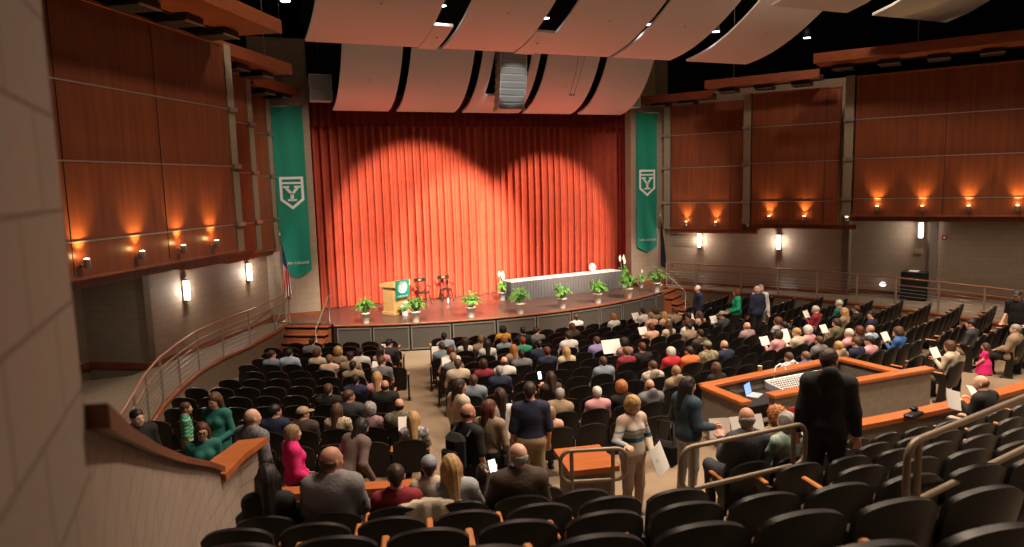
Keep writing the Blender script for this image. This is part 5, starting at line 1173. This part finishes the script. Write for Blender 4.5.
# seated audience of the front bowl: (row, block, seat, shift m, hair, hair colour, top, head yaw, lean, extra, words)
SIT = [
    (4, 'L', 5, 0.01, 'S', 'db', 'gblue', -50, 0, '', 'man with dark hair in a grey-blue sweater, head turned right, near the ramp'),
    (4, 'L', 4, -0.1, 'S', 'bk', 'lblue', 0, 0, '', 'man with black hair in a pale blue shirt near the ramp'),
    (2, 'L', 4, 0.0, 'S', 'bk', 'grey', 0, 0, '', 'person in grey with a blue collar, front of left block by the stage steps'),
    (4, 'L', 3, 0.04, 'O', 'au', 'cream', -40, 0, '', 'woman with reddish bob in cream, beside the striped sweater'),
    (5, 'L', 3, 0.1, 'S', 'lb', 'peach', 0, 0, 'stripe', 'person with short sandy hair in a peach and cream striped sweater'),
    (4, 'L', 2, -0.0, 'C', 'bl', 'tan', 20, 0, '', 'person with curly blonde hair and tan top in left block'),
    (5, 'L', 2, 0.04, 'K', 'bk', 'tan', 0, 0, '', 'person in a black cap and tan jacket in left block'),
    (4, 'L', 1, -0.0, 'S', 'bk', 'white', 0, 0, '', 'man with black hair in a white shirt, front of left block'),
    (4, 'L', 0, -0.03, 'L', 'db', 'pink', -30, 0, '', 'woman with long dark hair in pink beside the left aisle'),
    (3, 'L', 0, -0.0, 'S', 'bk', 'dgrey', -40, 0, 'paper', 'dark-haired person holding a white program at the front end of the left aisle'),
    (6, 'L', 0, 0.05, 'S', 'br', 'grey', -30, 0, 'paper', 'person in grey with brown hair holding a folded program beside the left aisle'),
    (6, 'L', 1, -0.03, 'S', 'bk', 'tan', 0, 0, '', 'person with black hair in a grey-tan jacket, second block column from the aisle'),
    (8, 'L', 1, 0.06, 'S', 'bk', 'navy', 0, 0, '', 'person in a navy sweater with a white collar, left block'),
    (8, 'L', 0, -0.06, 'L', 'bl', 'pink', 0, 0, '', 'woman with long blonde hair in pink next to the balding man in black'),
    (9, 'L', 0, -0.03, 'B', 'db', 'black', 0, 0, 'wide', 'broad balding man in a black shirt on the left aisle'),
    (9, 'L', 2, 0.03, 'S', 'br', 'black', 0, 0, '', 'person with brown hair in a black jacket, alone in mid left block'),
    (10, 'L', 1, -0.0, 'S', 'br', 'dgrey', -55, 0, 'tall', 'young man with brown hair in a dark shirt facing right'),
    (11, 'L', 2, 0.0, 'L', 'br', 'dots', -20, 0, '', 'woman with brown hair in a cream dotted top leaning right'),
    (11, 'L', 3, 0.0, 'K', 'tan', 'brown', -60, 0, '', 'man in a tan cap and brown shirt facing right'),
    (11, 'L', 4, 0.1, 'S', 'bk', 'navy', -40, 0, '', 'dark-haired man in a navy jacket behind the pink jacket woman'),
    (11, 'L', 1, -0.03, 'C', 'gy', 'plaidm', 0, 0, '', 'woman with curly grey hair in a mauve plaid top'),
    (11, 'L', 0, -0.1, 'B', 'bk', 'plaido', 0, 0, '', 'balding man in an olive plaid shirt at the back of the left block'),
    (12, 'L', 0, 0.07, 'L', 'bl', 'print', 0, 0, 'paper', 'woman with long blonde hair in a patterned top at the last aisle seat, reading'),
    (2, 'C', 0, 0.07, 'S', 'bk', 'lblue', 0, -8, '', 'dark-haired person in a pale blue shirt, first aisle seat of the centre block'),
    (4, 'C', 0, 0.02, 'S', 'br', 'gblue', 20, 0, 'paper', 'person with brown hair leaning into the left aisle with a program'),
    (3, 'C', 1, 0.03, 'L', 'db', 'white', 0, 0, '', 'woman with long dark brown hair in white, near the front of the centre block'),
    (3, 'C', 2, -0.1, 'S', 'lb', 'tan', 0, 0, '', 'person with short hair in a beige shirt, near the front of the centre block'),
    (4, 'C', 2, 0.07, 'L', 'bk', 'white', 0, 0, '', 'woman with long black hair over a white top, centre block'),
    (5, 'C', 0, 0.01, 'O', 'au', 'white', 10, 0, '', 'person with auburn hair and white collar on the left aisle, centre block'),
    (6, 'C', 0, 0.08, 'S', 'sb', 'grey', 10, 0, 'paper', 'fair-haired person in grey with papers on the left aisle'),
    (7, 'C', 0, -0.01, 'S', 'br', 'cream', 0, 0, 'wide', 'man with brown hair in a cream suit jacket'),
    (7, 'C', 1, -0.01, 'O', 'db', 'maroon', 0, 0, '', 'person with dark reddish hair, low in the seat, centre block'),
    (9, 'C', 0, 0.1, 'S', 'br', 'gblue', 0, 0, '', 'person with brown hair in a grey-green shirt, behind the cream jacket'),
    (1, 'C', 3, 0.04, 'C', 'bk', 'yellow', 0, 0, 'wide', 'person with big black hair in a yellow-orange coat'),
    (3, 'C', 3, -0.02, 'O', 'or_', 'gblue', 0, 0, '', 'person with strawberry hair directly behind the yellow coat'),
    (4, 'C', 4, -0.1, 'S', 'rd', 'green', 0, 0, '', 'person with short red hair in a bright green sweater'),
    (2, 'C', 4, 0.04, 'S', 'bk', 'black', 0, 0, '', 'person with black hair in front of the green sweater'),
    (2, 'C', 5, -0.1, 'S', 'db', 'grey', -60, 0, '', 'person in a grey cardigan facing right'),
    (5, 'C', 3, -0.1, 'L', 'or_', 'tan', 0, 0, '', 'woman with long strawberry blonde hair, centre block'),
    (7, 'C', 2, -0.1, 'B', 'br', 'white', 0, 0, '', 'man with thinning reddish hair in a white shirt'),
    (8, 'C', 1, 0.03, 'S', 'gy', 'navy', 0, 0, 'wide', 'grey-haired man in a dark navy suit'),
    (6, 'C', 3, -0.0, 'S', 'bk', 'grey', 0, 0, '', 'person with black hair in a grey-tan shirt, centre block'),
    (5, 'C', 4, -0.0, 'S', 'bk', 'navy', 0, 0, '', 'person with black hair in navy, left of a pair'),
    (6, 'C', 4, 0.07, 'S', 'au', 'navy', 0, 0, '', 'person with dark red hair in navy, right of a pair'),
    (6, 'C', 5, -0.01, 'L', 'bl', 'cream', 0, 0, '', 'woman with long blonde hair in a cream coat'),
    (4, 'C', 6, 0.06, 'S', 'db', 'white', 10, 0, '', 'dark-haired person in white beside the cream coat'),
    (2, 'C', 7, -0.1, 'L', 'au', 'brown', 0, 0, '', 'woman with long auburn hair, one row behind the front white shirt'),
    (0, 'C', 8, -0.0, 'S', 'br', 'white', 0, 0, '', 'brown-haired person in a white shirt, front row of the centre block'),
    (1, 'C', 10, -0.1, 'O', 'or_', 'white', 0, 0, '', 'person with orange-red hair near the front, centre block'),
    (5, 'C', 7, -0.1, 'S', 'br', 'purple', 0, 0, 'wide', 'person in a pale purple shirt'),
    (6, 'C', 8, -0.1, 'C', 'bk', 'mauve', 20, 0, 'bigpaper', 'person with dark curly hair in mauve holding a large white sheet'),
    (8, 'C', 5, 0.1, 'S', 'br', 'gblue', 0, 0, '', 'brown-haired person in a grey-blue shirt, beside the maroon sweater'),
    (7, 'C', 7, 0.03, 'S', 'lb', 'maroon', 10, 0, '', 'person with light brown hair in a maroon sweater'),
    (7, 'C', 8, -0.1, 'S', 'au', 'black', 0, 0, '', 'person with dark red hair next to the maroon sweater'),
    (9, 'C', 3, -0.04, 'L', 'db', 'brown', 10, 0, 'phone', 'woman with dark brown hair holding up a lit phone'),
    (11, 'C', 2, -0.1, 'S', 'gy', 'tan', -15, 8, 'wide', 'grey-haired man in a tan jacket leaning right'),
    (11, 'C', 3, 0.1, 'S', 'wh', 'pink', 0, 0, '', 'white-haired woman in a pink cardigan'),
    (11, 'C', 4, 0.0, 'C', 'or_', 'black', 0, 0, '', 'person with curly orange-blonde hair in black'),
    (12, 'C', 1, -0.1, 'O', 'sb', 'peach', 10, 0, '', 'person with greying fair bob in a peach top, right of the navy polo'),
    (11, 'C', 5, -0.0, 'B', 'rd', 'grey', 0, 0, '', 'bald man in a grey hoodie near the sound booth'),
    (9, 'C', 7, -0.06, 'S', 'br', 'creamp', 20, 0, 'wide', 'brown-haired person in a cream patterned hoodie'),
    (10, 'C', 7, 0.1, 'S', 'sb', 'tan', 0, 0, '', 'person in a beige hood beside the denim jacket woman'),
    (8, 'C', 8, 0.1, 'O', 'wh', 'red', 15, 0, '', 'white-haired woman in a bright red jacket'),
    (8, 'C', 9, 0.03, 'S', 'db', 'orange', 20, 0, '', 'dark-haired person in an orange shirt'),
    (8, 'C', 10, -0.01, 'K', 'gn', 'camo', 10, 0, 'wide', 'man in a green-grey cap and camouflage jacket'),
    (10, 'C', 9, -0.1, 'L', 'br', 'black', 0, 0, '', 'woman with long brown hair in black in front of the sound booth'),
    (8, 'C', 11, -0.08, 'B', 'lb', 'navy', 0, 0, '', 'bald man in dark blue, centre block'),
    (1, 'C', 12, 0.04, 'S', 'bk', 'white', -20, 0, 'paper', 'dark-haired person in white, front row near stage end'),
    (1, 'C', 13, -0.04, 'C', 'br', 'tan', 0, 0, '', 'brown-haired person in tan, front row, right of the dark-haired person in white'),
    (2, 'C', 12, -0.03, 'S', 'sb', 'peach', 0, 0, '', 'fair-haired person behind the front row near stage end'),
    (2, 'C', 13, -0.04, 'L', 'bl', 'peach', 0, 0, '', 'woman with long blonde hair in a peach top'),
    (2, 'C', 14, -0.1, 'S', 'br', 'tan', 0, 0, '', 'brown-haired person just right of the blonde woman in peach'),
    (4, 'C', 11, -0.1, 'O', 'au', 'peach', 10, 0, 'paper', 'woman with auburn hair in coral holding a program'),
    (4, 'C', 12, -0.1, 'L', 'br', 'cream', 0, 0, '', 'woman with long light brown hair behind the blonde in peach'),
    (3, 'C', 14, -0.07, 'S', 'db', 'brown', 0, 0, '', 'dark-haired person near the front, beside the standing dark suit'),
    (4, 'C', 13, 0.03, 'O', 'au', 'white', 0, 0, '', 'person with dark auburn hair and a white collar, right centre'),
    (3, 'C', 15, -0.05, 'L', 'br', 'peach', 0, 0, 'paper', 'woman with long brown hair in a pale peach top'),
    (5, 'C', 12, 0.02, 'S', 'bk', 'tan', 0, 0, '', 'dark-haired person in a grey-tan top, right centre'),
    (6, 'C', 12, -0.1, 'S', 'db', 'brown', 0, 0, '', 'person with dark hair in brown, low in the seat'),
    (4, 'C', 16, -0.1, 'K', 'gy', 'dgrey', 20, 0, 'paper', 'person in a grey knit cap reading a white program'),
    (6, 'C', 15, -0.1, 'B', 'sb', 'checkm', 0, 0, 'wide', 'balding man in a mauve checked shirt'),
    (6, 'C', 17, 0.05, 'C', 'rd', 'lgrey', 20, 0, '', 'person with curly red-brown hair, right centre'),
    (8, 'C', 14, -0.1, 'C', 'db', 'pink', 10, 8, 'paper', 'person with dark hair in a pink top bending forward'),
    (8, 'C', 15, 0.1, 'S', 'bl', 'cream', 15, 0, 'bigpaper', 'person with golden hair in cream holding a large program'),
    (8, 'C', 16, -0.06, 'C', 'wh', 'pink', 10, 0, '', 'white-haired person in a rose pink top'),
    (6, 'R', 0, -0.1, 'S', 'wh', 'maroon', 25, 0, 'paper', 'white-haired man in maroon holding a program'),
    (7, 'C', 16, -0.03, 'S', 'bk', 'dgrey', 10, 0, '', 'dark-haired person in dark grey behind the curly red hair'),
    (10, 'C', 12, 0.1, 'S', 'br', 'whitep', 0, 0, '', 'boy with brown hair in a white patterned hoodie by the sound booth'),
    (10, 'C', 13, 0.02, 'S', 'lb', 'blue', -10, 0, '', 'boy with light brown hair in a blue shirt by the sound booth'),
    (9, 'C', 15, 0.1, 'S', 'br', 'grey', 0, 0, '', 'person with brown-grey hair in a grey shirt, right centre'),
    (10, 'C', 15, -0.06, 'S', 'bl', 'tan', 0, 0, '', 'person with sandy blonde hair beyond the black hoodie'),
    (7, 'R', 0, -0.1, 'L', 'bl', 'tan', 10, 0, '', 'person with long blonde hair beside the white-haired person in teal'),
    (6, 'R', 2, 0.1, 'S', 'wh', 'teal', 15, 0, '', 'white-haired person in teal, right side'),
    (8, 'C', 18, -0.0, 'O', 'db', 'olive', 30, 8, 'paper', 'dark-haired person in olive leaning forward over a program'),
    (9, 'C', 18, -0.03, 'O', 'au', 'brown', 10, 0, '', 'person with auburn hair beside the man in pale blue'),
    (9, 'C', 19, -0.1, 'B', 'lb', 'lblue', 10, 0, '', 'balding man in a pale blue shirt, right side'),
    (7, 'R', 1, 0.1, 'S', 'br', 'black', 0, 0, '', 'brown-haired person in black, right side, near the rail'),
    (8, 'R', 0, -0.0, 'L', 'bk', 'navy', 70, 0, '', 'dark-haired woman looking left, right side near the rail'),
    (9, 'C', 17, 0.1, 'S', 'wh', 'pink', 20, 0, '', 'white-haired person in pale pink, right side'),
    (10, 'C', 16, -0.02, 'S', 'br', 'navy', 0, 0, '', 'brown-haired person in dark blue, right side'),
    (10, 'C', 17, -0.1, 'K', 'dg', 'pink', 20, 0, '', 'person in a dark cap and pink top, right side'),
    (10, 'C', 19, 0.06, 'C', 'br', 'blue', 15, 0, 'paper', 'person with curly brown hair in blue reading a program'),
    (11, 'R', 0, -0.09, 'S', 'bk', 'dgrey', 20, 0, '', 'dark-haired person behind the small girl in pink'),
    (12, 'C', 6, 0.1, 'O', 'br', 'cream', 10, 0, 'paper', 'woman with brown hair in cream seated at a row end beside the small girl'),
    (12, 'R', 0, -0.1, 'S', 'gy', 'tan', 20, 0, 'wide', 'grey-haired man in a tan jacket at the right edge'),
]
def short(t):
    q = t.split(",")[0]; return " ".join(q.split()[:11])
READ = dict(wrL=(-.13, .40, .90), wrR=(.13, .40, .90), elL=(-.21, .24, .76), elR=(.21, .24, .76))
for (k, bl, i, dx, hs, hc, top, yw, lean, ex, txt) in SIT:
    OCC.add((k, bl, i)); r, a = RK[k], ROWS[k, bl][i]; a += degrees(dx/r); x, y, z = pol(r-.0, a, fl(r-.12)-.055)
    fem = hs in 'LOC'; over = READ if ex in ('paper', 'bigpaper', 'phone') else {}
    wide = ex == 'wide'; fwd = 10 if ex in ('paper', 'bigpaper') else (k*7+i*3) % 3*4
    kk = (round(lean/8), fwd, bool(over), fem); sex = 'f' if fem else 'm'
    J = get(('J', kk), lambda: joints(SEAT_J, lean, fwd, sex=sex, **over)); yw = round(yw/20)*20; R = rotm(yw, -12 if over else -4+(i % 2)*3, 0)
    h = (i*37+k*61) % 7; sk = (0, 2, 0, 1, 2, 0, 0)[h]
    if hs == 'C' and hc == 'bk': sk = 3
    jk = 'hood' if 'hood' in txt else ('collar' if any(q in txt for q in ('shirt', 'jacket', 'suit', 'coat', 'collar')) else None)
    o = person(txt, (x, y, z), radians(a), J, hs, hc, 'stripe' if ex == 'stripe' else top, ('black', 'denim', 'dgrey', 'khaki')[(i+k) % 4], sk, R, sex, 1.14 if wide else (.93 if fem else 1.), .021, 1., (kk, yw, R[2, 1]), (.975, .945, .99, .965)[(i+2*k) % 4]*(.95 if 'boy' in txt else 1)*(1.06 if ex == 'tall' else 1), jacket=jk)
    if 'white collar' in txt or 'blue collar' in txt:
        b = MB(); n_ = J['nk']; b.tube([(n_[0]+.068*cos(t), n_[1]+.062*sin(t), n_[2]+.012-.012*sin(t)) for t in np.linspace(0, 2*pi, 17)], .016, 7, closed=False); b.build('collar', CM['white' if 'white' in txt else 'blue'], o)
    W = Matrix.Translation((x, y, z)) @ Matrix.Rotation(radians(a), 4, 'Z')
    if ex == 'paper': sheet('program', W @ Vector((-.10, .47, 1.0)), radians(a), .28, .22, -.5, 'white program held by '+' '.join(short(txt).split()[:10]))
    if ex == 'bigpaper': sheet('program_sheet', W @ Vector((-.20, .48, 1.02)), radians(a), .50, .34, -.45, 'large white sheet held by '+' '.join(short(txt).split()[:9]))
    if ex == 'phone':
        q = empty('smartphone', W @ Vector((-.13, .47, 1.06)), radians(a), 'lit phone held up by the brown-haired woman', 'phone'); b = MB(); b.rbox((0, 0, 0), (.08, .01, .16), .004); b.build('phone_case', M['plastic'], q); b = MB(); b.box((0, -.006, 0), (.07, .002, .145)); b.build('screen', M['screen'], q); q.rotation_euler = (-.3, 0, radians(a)+.3)

# ---------------------------------------------------------------- people in the rear block
def rear_seat(j, a):
    i = min(range(len(REAR[j])), key=lambda q: abs(REAR[j][q]-a)); OCC.add(('rear', j, i)); return REAR[j][i]
def sit_rear(j, a, txt, hair, hc, top, skin=0, sex='m', girth=1., scale=1., lean=0, fwd=4, yw=0, pt=-4, dz=0, jacket=None, dx=0, key=None, **ov):
    a = rear_seat(j, a); x, y, z = pol(rr(j), a+degrees(dx/rr(j)), rf(j)+dz); J = joints(SEAT_J, lean, fwd, sex=sex, **ov)
    person(txt, (x, y, z), radians(a), J, hair, hc, top, 'dgrey', skin, rotm(yw, pt), sex, girth, .0135, 1., key or txt, scale, jacket=jacket)
    return Matrix.Translation((x, y, z)) @ Matrix.Rotation(radians(a), 4, 'Z')
sit_rear(2, -18.28, 'woman with long black hair and a dark top, leftmost in the rear block', 'L', 'bk', 'black', 0, 'f', yw=10, dz=-.06)
sit_rear(2, -17.27, 'bald man in a grey blazer, seen from behind, left in the rear block', 'B', 'br', 'blazer', 1, 'm', 1.16, 1.05, yw=-45, jacket='blazer')
sit_rear(2, -16.25, 'boy with short dark brown hair in a maroon shirt in the rear block', 'S', 'db', 'maroon', 0, 'm', .95, .93, yw=5, dz=-.04)
sit_rear(2, -15.24, 'woman with long blonde hair leaning back next to the bald man in brown', 'L', 'bl', 'lgrey', 2, 'f', 1., .97, lean=-6, yw=10, dz=-.04)
W = sit_rear(2, -14.23, 'bald man in a dark brown jacket looking at a bright phone', 'B', 'gy', 'brown', 2, 'm', 1.16, 1.03, lean=0, yw=15, pt=-8, dz=-.07, jacket='collar', wrL=(-.20, .42, .92), elL=(-.24, .24, .76))
q = empty('smartphone', W @ Vector((-.20, .47, 1.0)), radians(-4), 'bright white phone held by the bald man in brown', 'phone'); b = MB(); b.rbox((0, 0, 0), (.085, .01, .17), .004); b.build('phone_case', M['plastic'], q); b = MB(); b.box((0, -.006, 0), (.075, .002, .155)); b.build('screen', M['screen'], q); q.rotation_euler = (-.35, 0, .25)
sit_rear(1, -15.7, 'child in a grey-blue cap with auburn hair beside the blonde woman', 'K', 'gcap', 'cream', 2, 'f', .95, .93, yw=0)
sit_rear(1, -14.66, 'child with dark hair just right of the blonde woman', 'O', 'db', 'dgrey', 0, 'f', .9, .84)
W = sit_rear(1, -9.06, 'bald grey-haired man in dark grey reading behind the middle tube handrail', 'B', 'gy', 'dgrey', 1, 'm', 1.1, 1.08, lean=4, yw=-10, pt=-14, **READ)
sheet('program_sheet', W @ Vector((.26, .50, 1.02)), radians(-9), .42, .32, -.4, 'large white program held by the bald grey-haired man')
sit_rear(1, -8.02, 'person with grey-white hair in a pale floral top by the black hoodie', 'O', 'gy', 'floral', 2, 'f', 1., 1.0, yw=20)
sit_rear(0, -6.7, 'person with curly red hair in front of the black hoodie boy', 'C', 'or_', 'tan', 2, 'f', .95, 1.06, yw=10)
W = sit_rear(0, .37, 'bald man in a black jacket bent over papers behind the long parapet', 'B', 'rd', 'black', 2, 'm', 1.1, 1., fwd=14, yw=25, pt=-22, **READ)
sheet('program', W @ Vector((-.50, .36, .98)), radians(10), .36, .28, -.3, 'white program held left of the bald man behind the parapet', roll=.35)
sheet('program', W @ Vector((.20, .46, .94)), radians(10), .36, .26, -.7, 'white program held right of the bald man behind the parapet', roll=.3)
# cream sweater over a chair back
x, y, z = pol(rr(2), -15.72, rf(2)); b = MB(); P = []
for i in range(17):
    u = i/16; th_ = u*pi; row = []
    for j in range(15):
        v = -1+j/7; yy = -.075-.03*sin(j*1.9+i*.5)*.5 if u < .5 else .10
        zz_ = .89-.05*v*v-(.42-.07*cos(j*1.3))*max(0, abs(u-.5)-.12)*2.0; yy = -.085*cos(th_)*1.15+.02+.010*sin(j*1.7+u*4); row.append((v*.27+.012*sin(u*9+j), yy+.1*(.86-zz_), zz_+.006*sin(j*2.3)))
    P.append(row)
b.grid(P); sw = b.build('sweater', CM['cream'], None, (x, y, z), radians(-15.7)); tag(sw, 'cream knitted sweater draped over a seat back in the rear block', 'sweater')
sw.modifiers.new('thick', 'SOLIDIFY').thickness = .02

# ---------------------------------------------------------------- people on their feet
def stand(txt, x, y, z, rz, h, hair, hc, top, bottom, skin=0, sex='m', girth=1., yw=0, pt=0, fwd=0, lean=0, sleeve=1., jacket=None, eyes=False, dress=None, res=.0135, tuck=0., **ov):
    J = joints(STAND_J, lean, fwd, sex=sex, **ov); R = rotm(yw, pt)
    return person(txt, (x, y, z), radians(rz), J, hair, hc, top, bottom, skin, R, sex, girth, res, sleeve, txt, h/1.72, jacket=jacket, eyes=eyes, dress=dress, palm=[(0, 1, -.3), (0, 1, -.3)], tuck=tuck)
F0 = .9
stand('man in a navy polo and khaki trousers standing with his back turned', -6.11, -16.99, F0, -18, 1.82, 'S', 'db', 'navy', 'khaki', 0, 'm', 1.15, yw=-15, sleeve=.49, tuck=.08)
o = stand('woman in a beige top and black trousers with long brown hair standing', -6.71, -16.98, F0, -40, 1.66, 'L', 'au', 'tan', 'black', 0, 'f', yw=-35, tuck=.06)
b = MB(); b.tube([(-.16, .06, 1.34), (.0, .14, 1.15), (.2, .08, .92)], .012, 6); b.tube([(-.16, .06, 1.34), (.0, -.15, 1.2), (.2, -.03, .92)], .012, 6); b.rbox((.22, .02, .86), (.07, .24, .18), .03)
tag(b.build('shoulder_bag', M['black'], None, o.location, o.rotation_euler.z), 'thin strapped dark bag worn by the woman in beige', 'bag')
o = stand('balding man in dark vest with a black backpack, walking right', -7.12, -17.25, F0, -62, 1.74, 'B', 'br', 'black', 'black', 1, 'm', 1.1, yw=-15, sleeve=.45, pt=-8)
b = MB(); b.rbox((0, -.24, 1.18), (.32, .20, .50), .08); b.rbox((0, -.36, 1.10), (.26, .08, .28), .03); q = b.build('backpack', M['black'], None, o.location, o.rotation_euler.z); tag(q, 'black backpack on the back of the balding man', 'backpack')
b = MB()
for sx in (-.13, .13): b.tube([(sx, -.17, 1.38), (sx, -.05, 1.475), (sx, .12, 1.38), (sx, .11, 1.15), (sx, -.13, .98)], .018, 6)
b.build('strap', M['black'], q)
stand('woman with long dark hair in a cream cardigan standing in the aisle, looking right', -6.68, -15.65, .84, -75, 1.68, 'L', 'db', 'cream', 'dgrey', 0, 'f', yw=-10, jacket='open', eyes=True)
stand('woman with long dark hair just left of the man in the navy polo', -6.38, -16.55, F0, -5, 1.66, 'L', 'db', 'white', 'dgrey', 0, 'f')
o = stand('woman with short blonde hair in a hot pink jacket, standing sideways', -9.22, -16.50, F0, -80, 1.57, 'O', 'sb', 'hot', 'black', 2, 'f', yw=-5, jacket='collar', wrL=(-.18, .22, .92), wrR=(.18, .22, .92))
stand('woman with dark hair in a taupe top bending forward behind the bald man', -8.58, -16.70, F0, -55, 1.6, 'L', 'bk', 'taupe', 'black', 0, 'f', fwd=28, pt=-25, jacket='open', wrL=(-.2, .3, .95), wrR=(.2, .3, .95))
stand('balding man in a grey plaid shirt standing by the end of the guard wall', -9.67, -16.12, F0, -50, 1.74, 'B', 'lb', 'plaidg', 'dgrey', 2, 'm', 1.05, yw=-20, jacket='collar')
stand('boy in a green and white checked shirt facing right, left rear of the hall', -10.53, -13.85, .84, -85, 1.38, 'S', 'br', 'gstripe', 'khaki', 0, 'm', .9, yw=-10, sleeve=.49)
stand('woman with long brown hair in a dark green dress facing the camera', -10.10, -14.55, .84, 150, 1.66, 'L', 'br', 'teal', 'black', 0, 'f', yw=-10, pt=-12, eyes=True, dress='teal', wrL=(-.10, .24, 1.02), wrR=(.10, .24, 1.02))
o = stand('woman with glasses and auburn hair in a green top, holding a white sheet', -10.27, -15.95, F0, 182, 1.6, 'L', 'au', 'teal', 'black', 0, 'f', eyes=True, wrL=(-.12, .26, 1.03), wrR=(.12, .26, 1.03))
b = MB(); hd = STAND_J['hd']
for sx in (-1, 1): b.tube([(hd[0]+sx*.033+.024*cos(t), hd[1]+.103, hd[2]+.004+.019*sin(t)) for t in np.linspace(0, 2*pi, 13)], .0035, 5, cap=False); b.tube([(hd[0]+sx*.057, hd[1]+.10, hd[2]+.008), (hd[0]+sx*.078, hd[1], hd[2]+.01)], .003, 4)
b.tube([(hd[0]-.01, hd[1]+.105, hd[2]+.006), (hd[0]+.01, hd[1]+.105, hd[2]+.006)], .003, 4); g = b.build('glasses', M['blackmetal'], o)
sheet('program', Vector((-10.22, -16.27, F0+.98)), radians(182), .24, .18, -.5, 'white sheet held by the woman with glasses')
stand('dark-haired man in a black suit walking behind the guard wall', -11.07, -15.16, .915, 205, 1.66, 'S', 'bk', 'black', 'black', 2, 'm', yw=10, eyes=True, jacket='blazer')
stand('boy in a black hoodie and black trousers standing among the rear seats', -4.24, -20.34, rf(2), -42, 1.80, 'S', 'db', 'black', 'black', 0, 'm', 1.12, yw=-28, pt=-10, jacket='hood', wrL=(-.27, .02, .84), wrR=(.27, .02, .84), res=.012)
o = stand('woman with long dark hair in a denim jacket walking right past the handrail', -4.10, -17.82, F0+.06, -84, 1.77, 'L', 'bk', 'denimd', 'lgrey', 0, 'f', 1.12, yw=-8, pt=-8, jacket='collar', wrL=(-.17, .30, 1.02), wrR=(.17, .30, 1.02), res=.012)
sheet('program', Vector((-3.62, -17.92, 1.93)), radians(-20), .30, .32, -.2, 'white program with green edge carried by the denim jacket woman')
b = MB(); b.rbox((0, 0, 0), (.10, .03, .17), .01); tag(b.build('red_wallet', M['red'], None, (-3.80, -17.72, 2.02), .4), 'small red wallet in the hand of the denim jacket woman', 'wallet')
stand('blonde woman in a cream sweater with dark stripe, hand on the handrail', -5.33, -18.34, 1.164, 187, 1.62, 'O', 'bl', 'bob', 'pinkish', 2, 'f', 1.05, yw=12, pt=-26, eyes=True, wrR=(.36, .30, 1.20), elR=(.32, .05, 1.16), wrL=(-.12, .25, .98), elL=(-.26, .0, 1.10), res=.012)
sheet('program', Vector((-5.16, -18.66, 2.05)), radians(200), .26, .36, .25, 'white folded program held by the woman in the striped sweater', roll=.25)
b = MB(); b.rbox((0, 0, 0), (.14, .32, .34), .06); b.tube([(0, -.12, .15), (0, -.1, .42), (0, .1, .42), (0, .12, .15)], .014, 6); tag(b.build('handbag', M['black'], None, (-4.88, -18.40, 1.98), .5), 'black shoulder bag beside the woman in the striped sweater', 'bag')
stand('bald man in a dark suit standing at the right end of the stage', 4.95, -6.45, .13, 70, 1.76, 'B', 'rd', 'navy', 'black', 2, 'm', 1.1, jacket='blazer', res=.02)
stand('woman in a bright green jacket standing in the right aisle', 5.06, -8.23, .31, 55, 1.66, 'O', 'rd', 'emerald', 'black', 0, 'f', 1.05, yw=-10, jacket='collar', res=.018, wrL=(-.15, .22, 1.0), wrR=(.15, .22, 1.0))
stand('white-haired man in a dark suit standing in the right aisle, back turned', 5.18, -8.98, .36, 0, 1.8, 'B', 'wh', 'navy', 'black', 2, 'm', 1.2, jacket='blazer', res=.018)
stand('pale-shirted man facing the dark suit in the right aisle', 5.72, -8.55, .36, 160, 1.74, 'S', 'gy', 'white', 'grey', 2, 'm', 1., jacket='collar', res=.02)
stand('man in a black shirt and dark cap leaning on a seat at the right edge', 8.08, -14.79, .80, 105, 1.76, 'K', 'dg', 'black', 'black', 0, 'm', 1.15, fwd=14, sleeve=.49, pt=-12, res=.016, wrL=(-.24, .30, 1.0), wrR=(.24, .30, 1.0))
JC = {k: tuple(c*.745 for c in v) for k, v in STAND_J.items()}; JC['hd'] = (0, .012, 1.25); JC['nk'] = (0, -.015, 1.11)
person('small girl in a hot pink dress standing at the end of a row', (5.02, -16.0, .87), radians(25), joints(JC, sex='f', shL=(-.13, -.015, 1.05), shR=(.13, -.015, 1.05), elL=(-.19, .02, .86), elR=(.19, .02, .86), wrL=(-.20, .14, .74), wrR=(.20, .14, .74)), 'L', 'br', 'hot', 'black', 0, rotm(0), 'f', .8, .014, .3, 'girl', .68, dress='hot', palm=[(0, 1, 0), (0, 1, 0)])
build_seats()
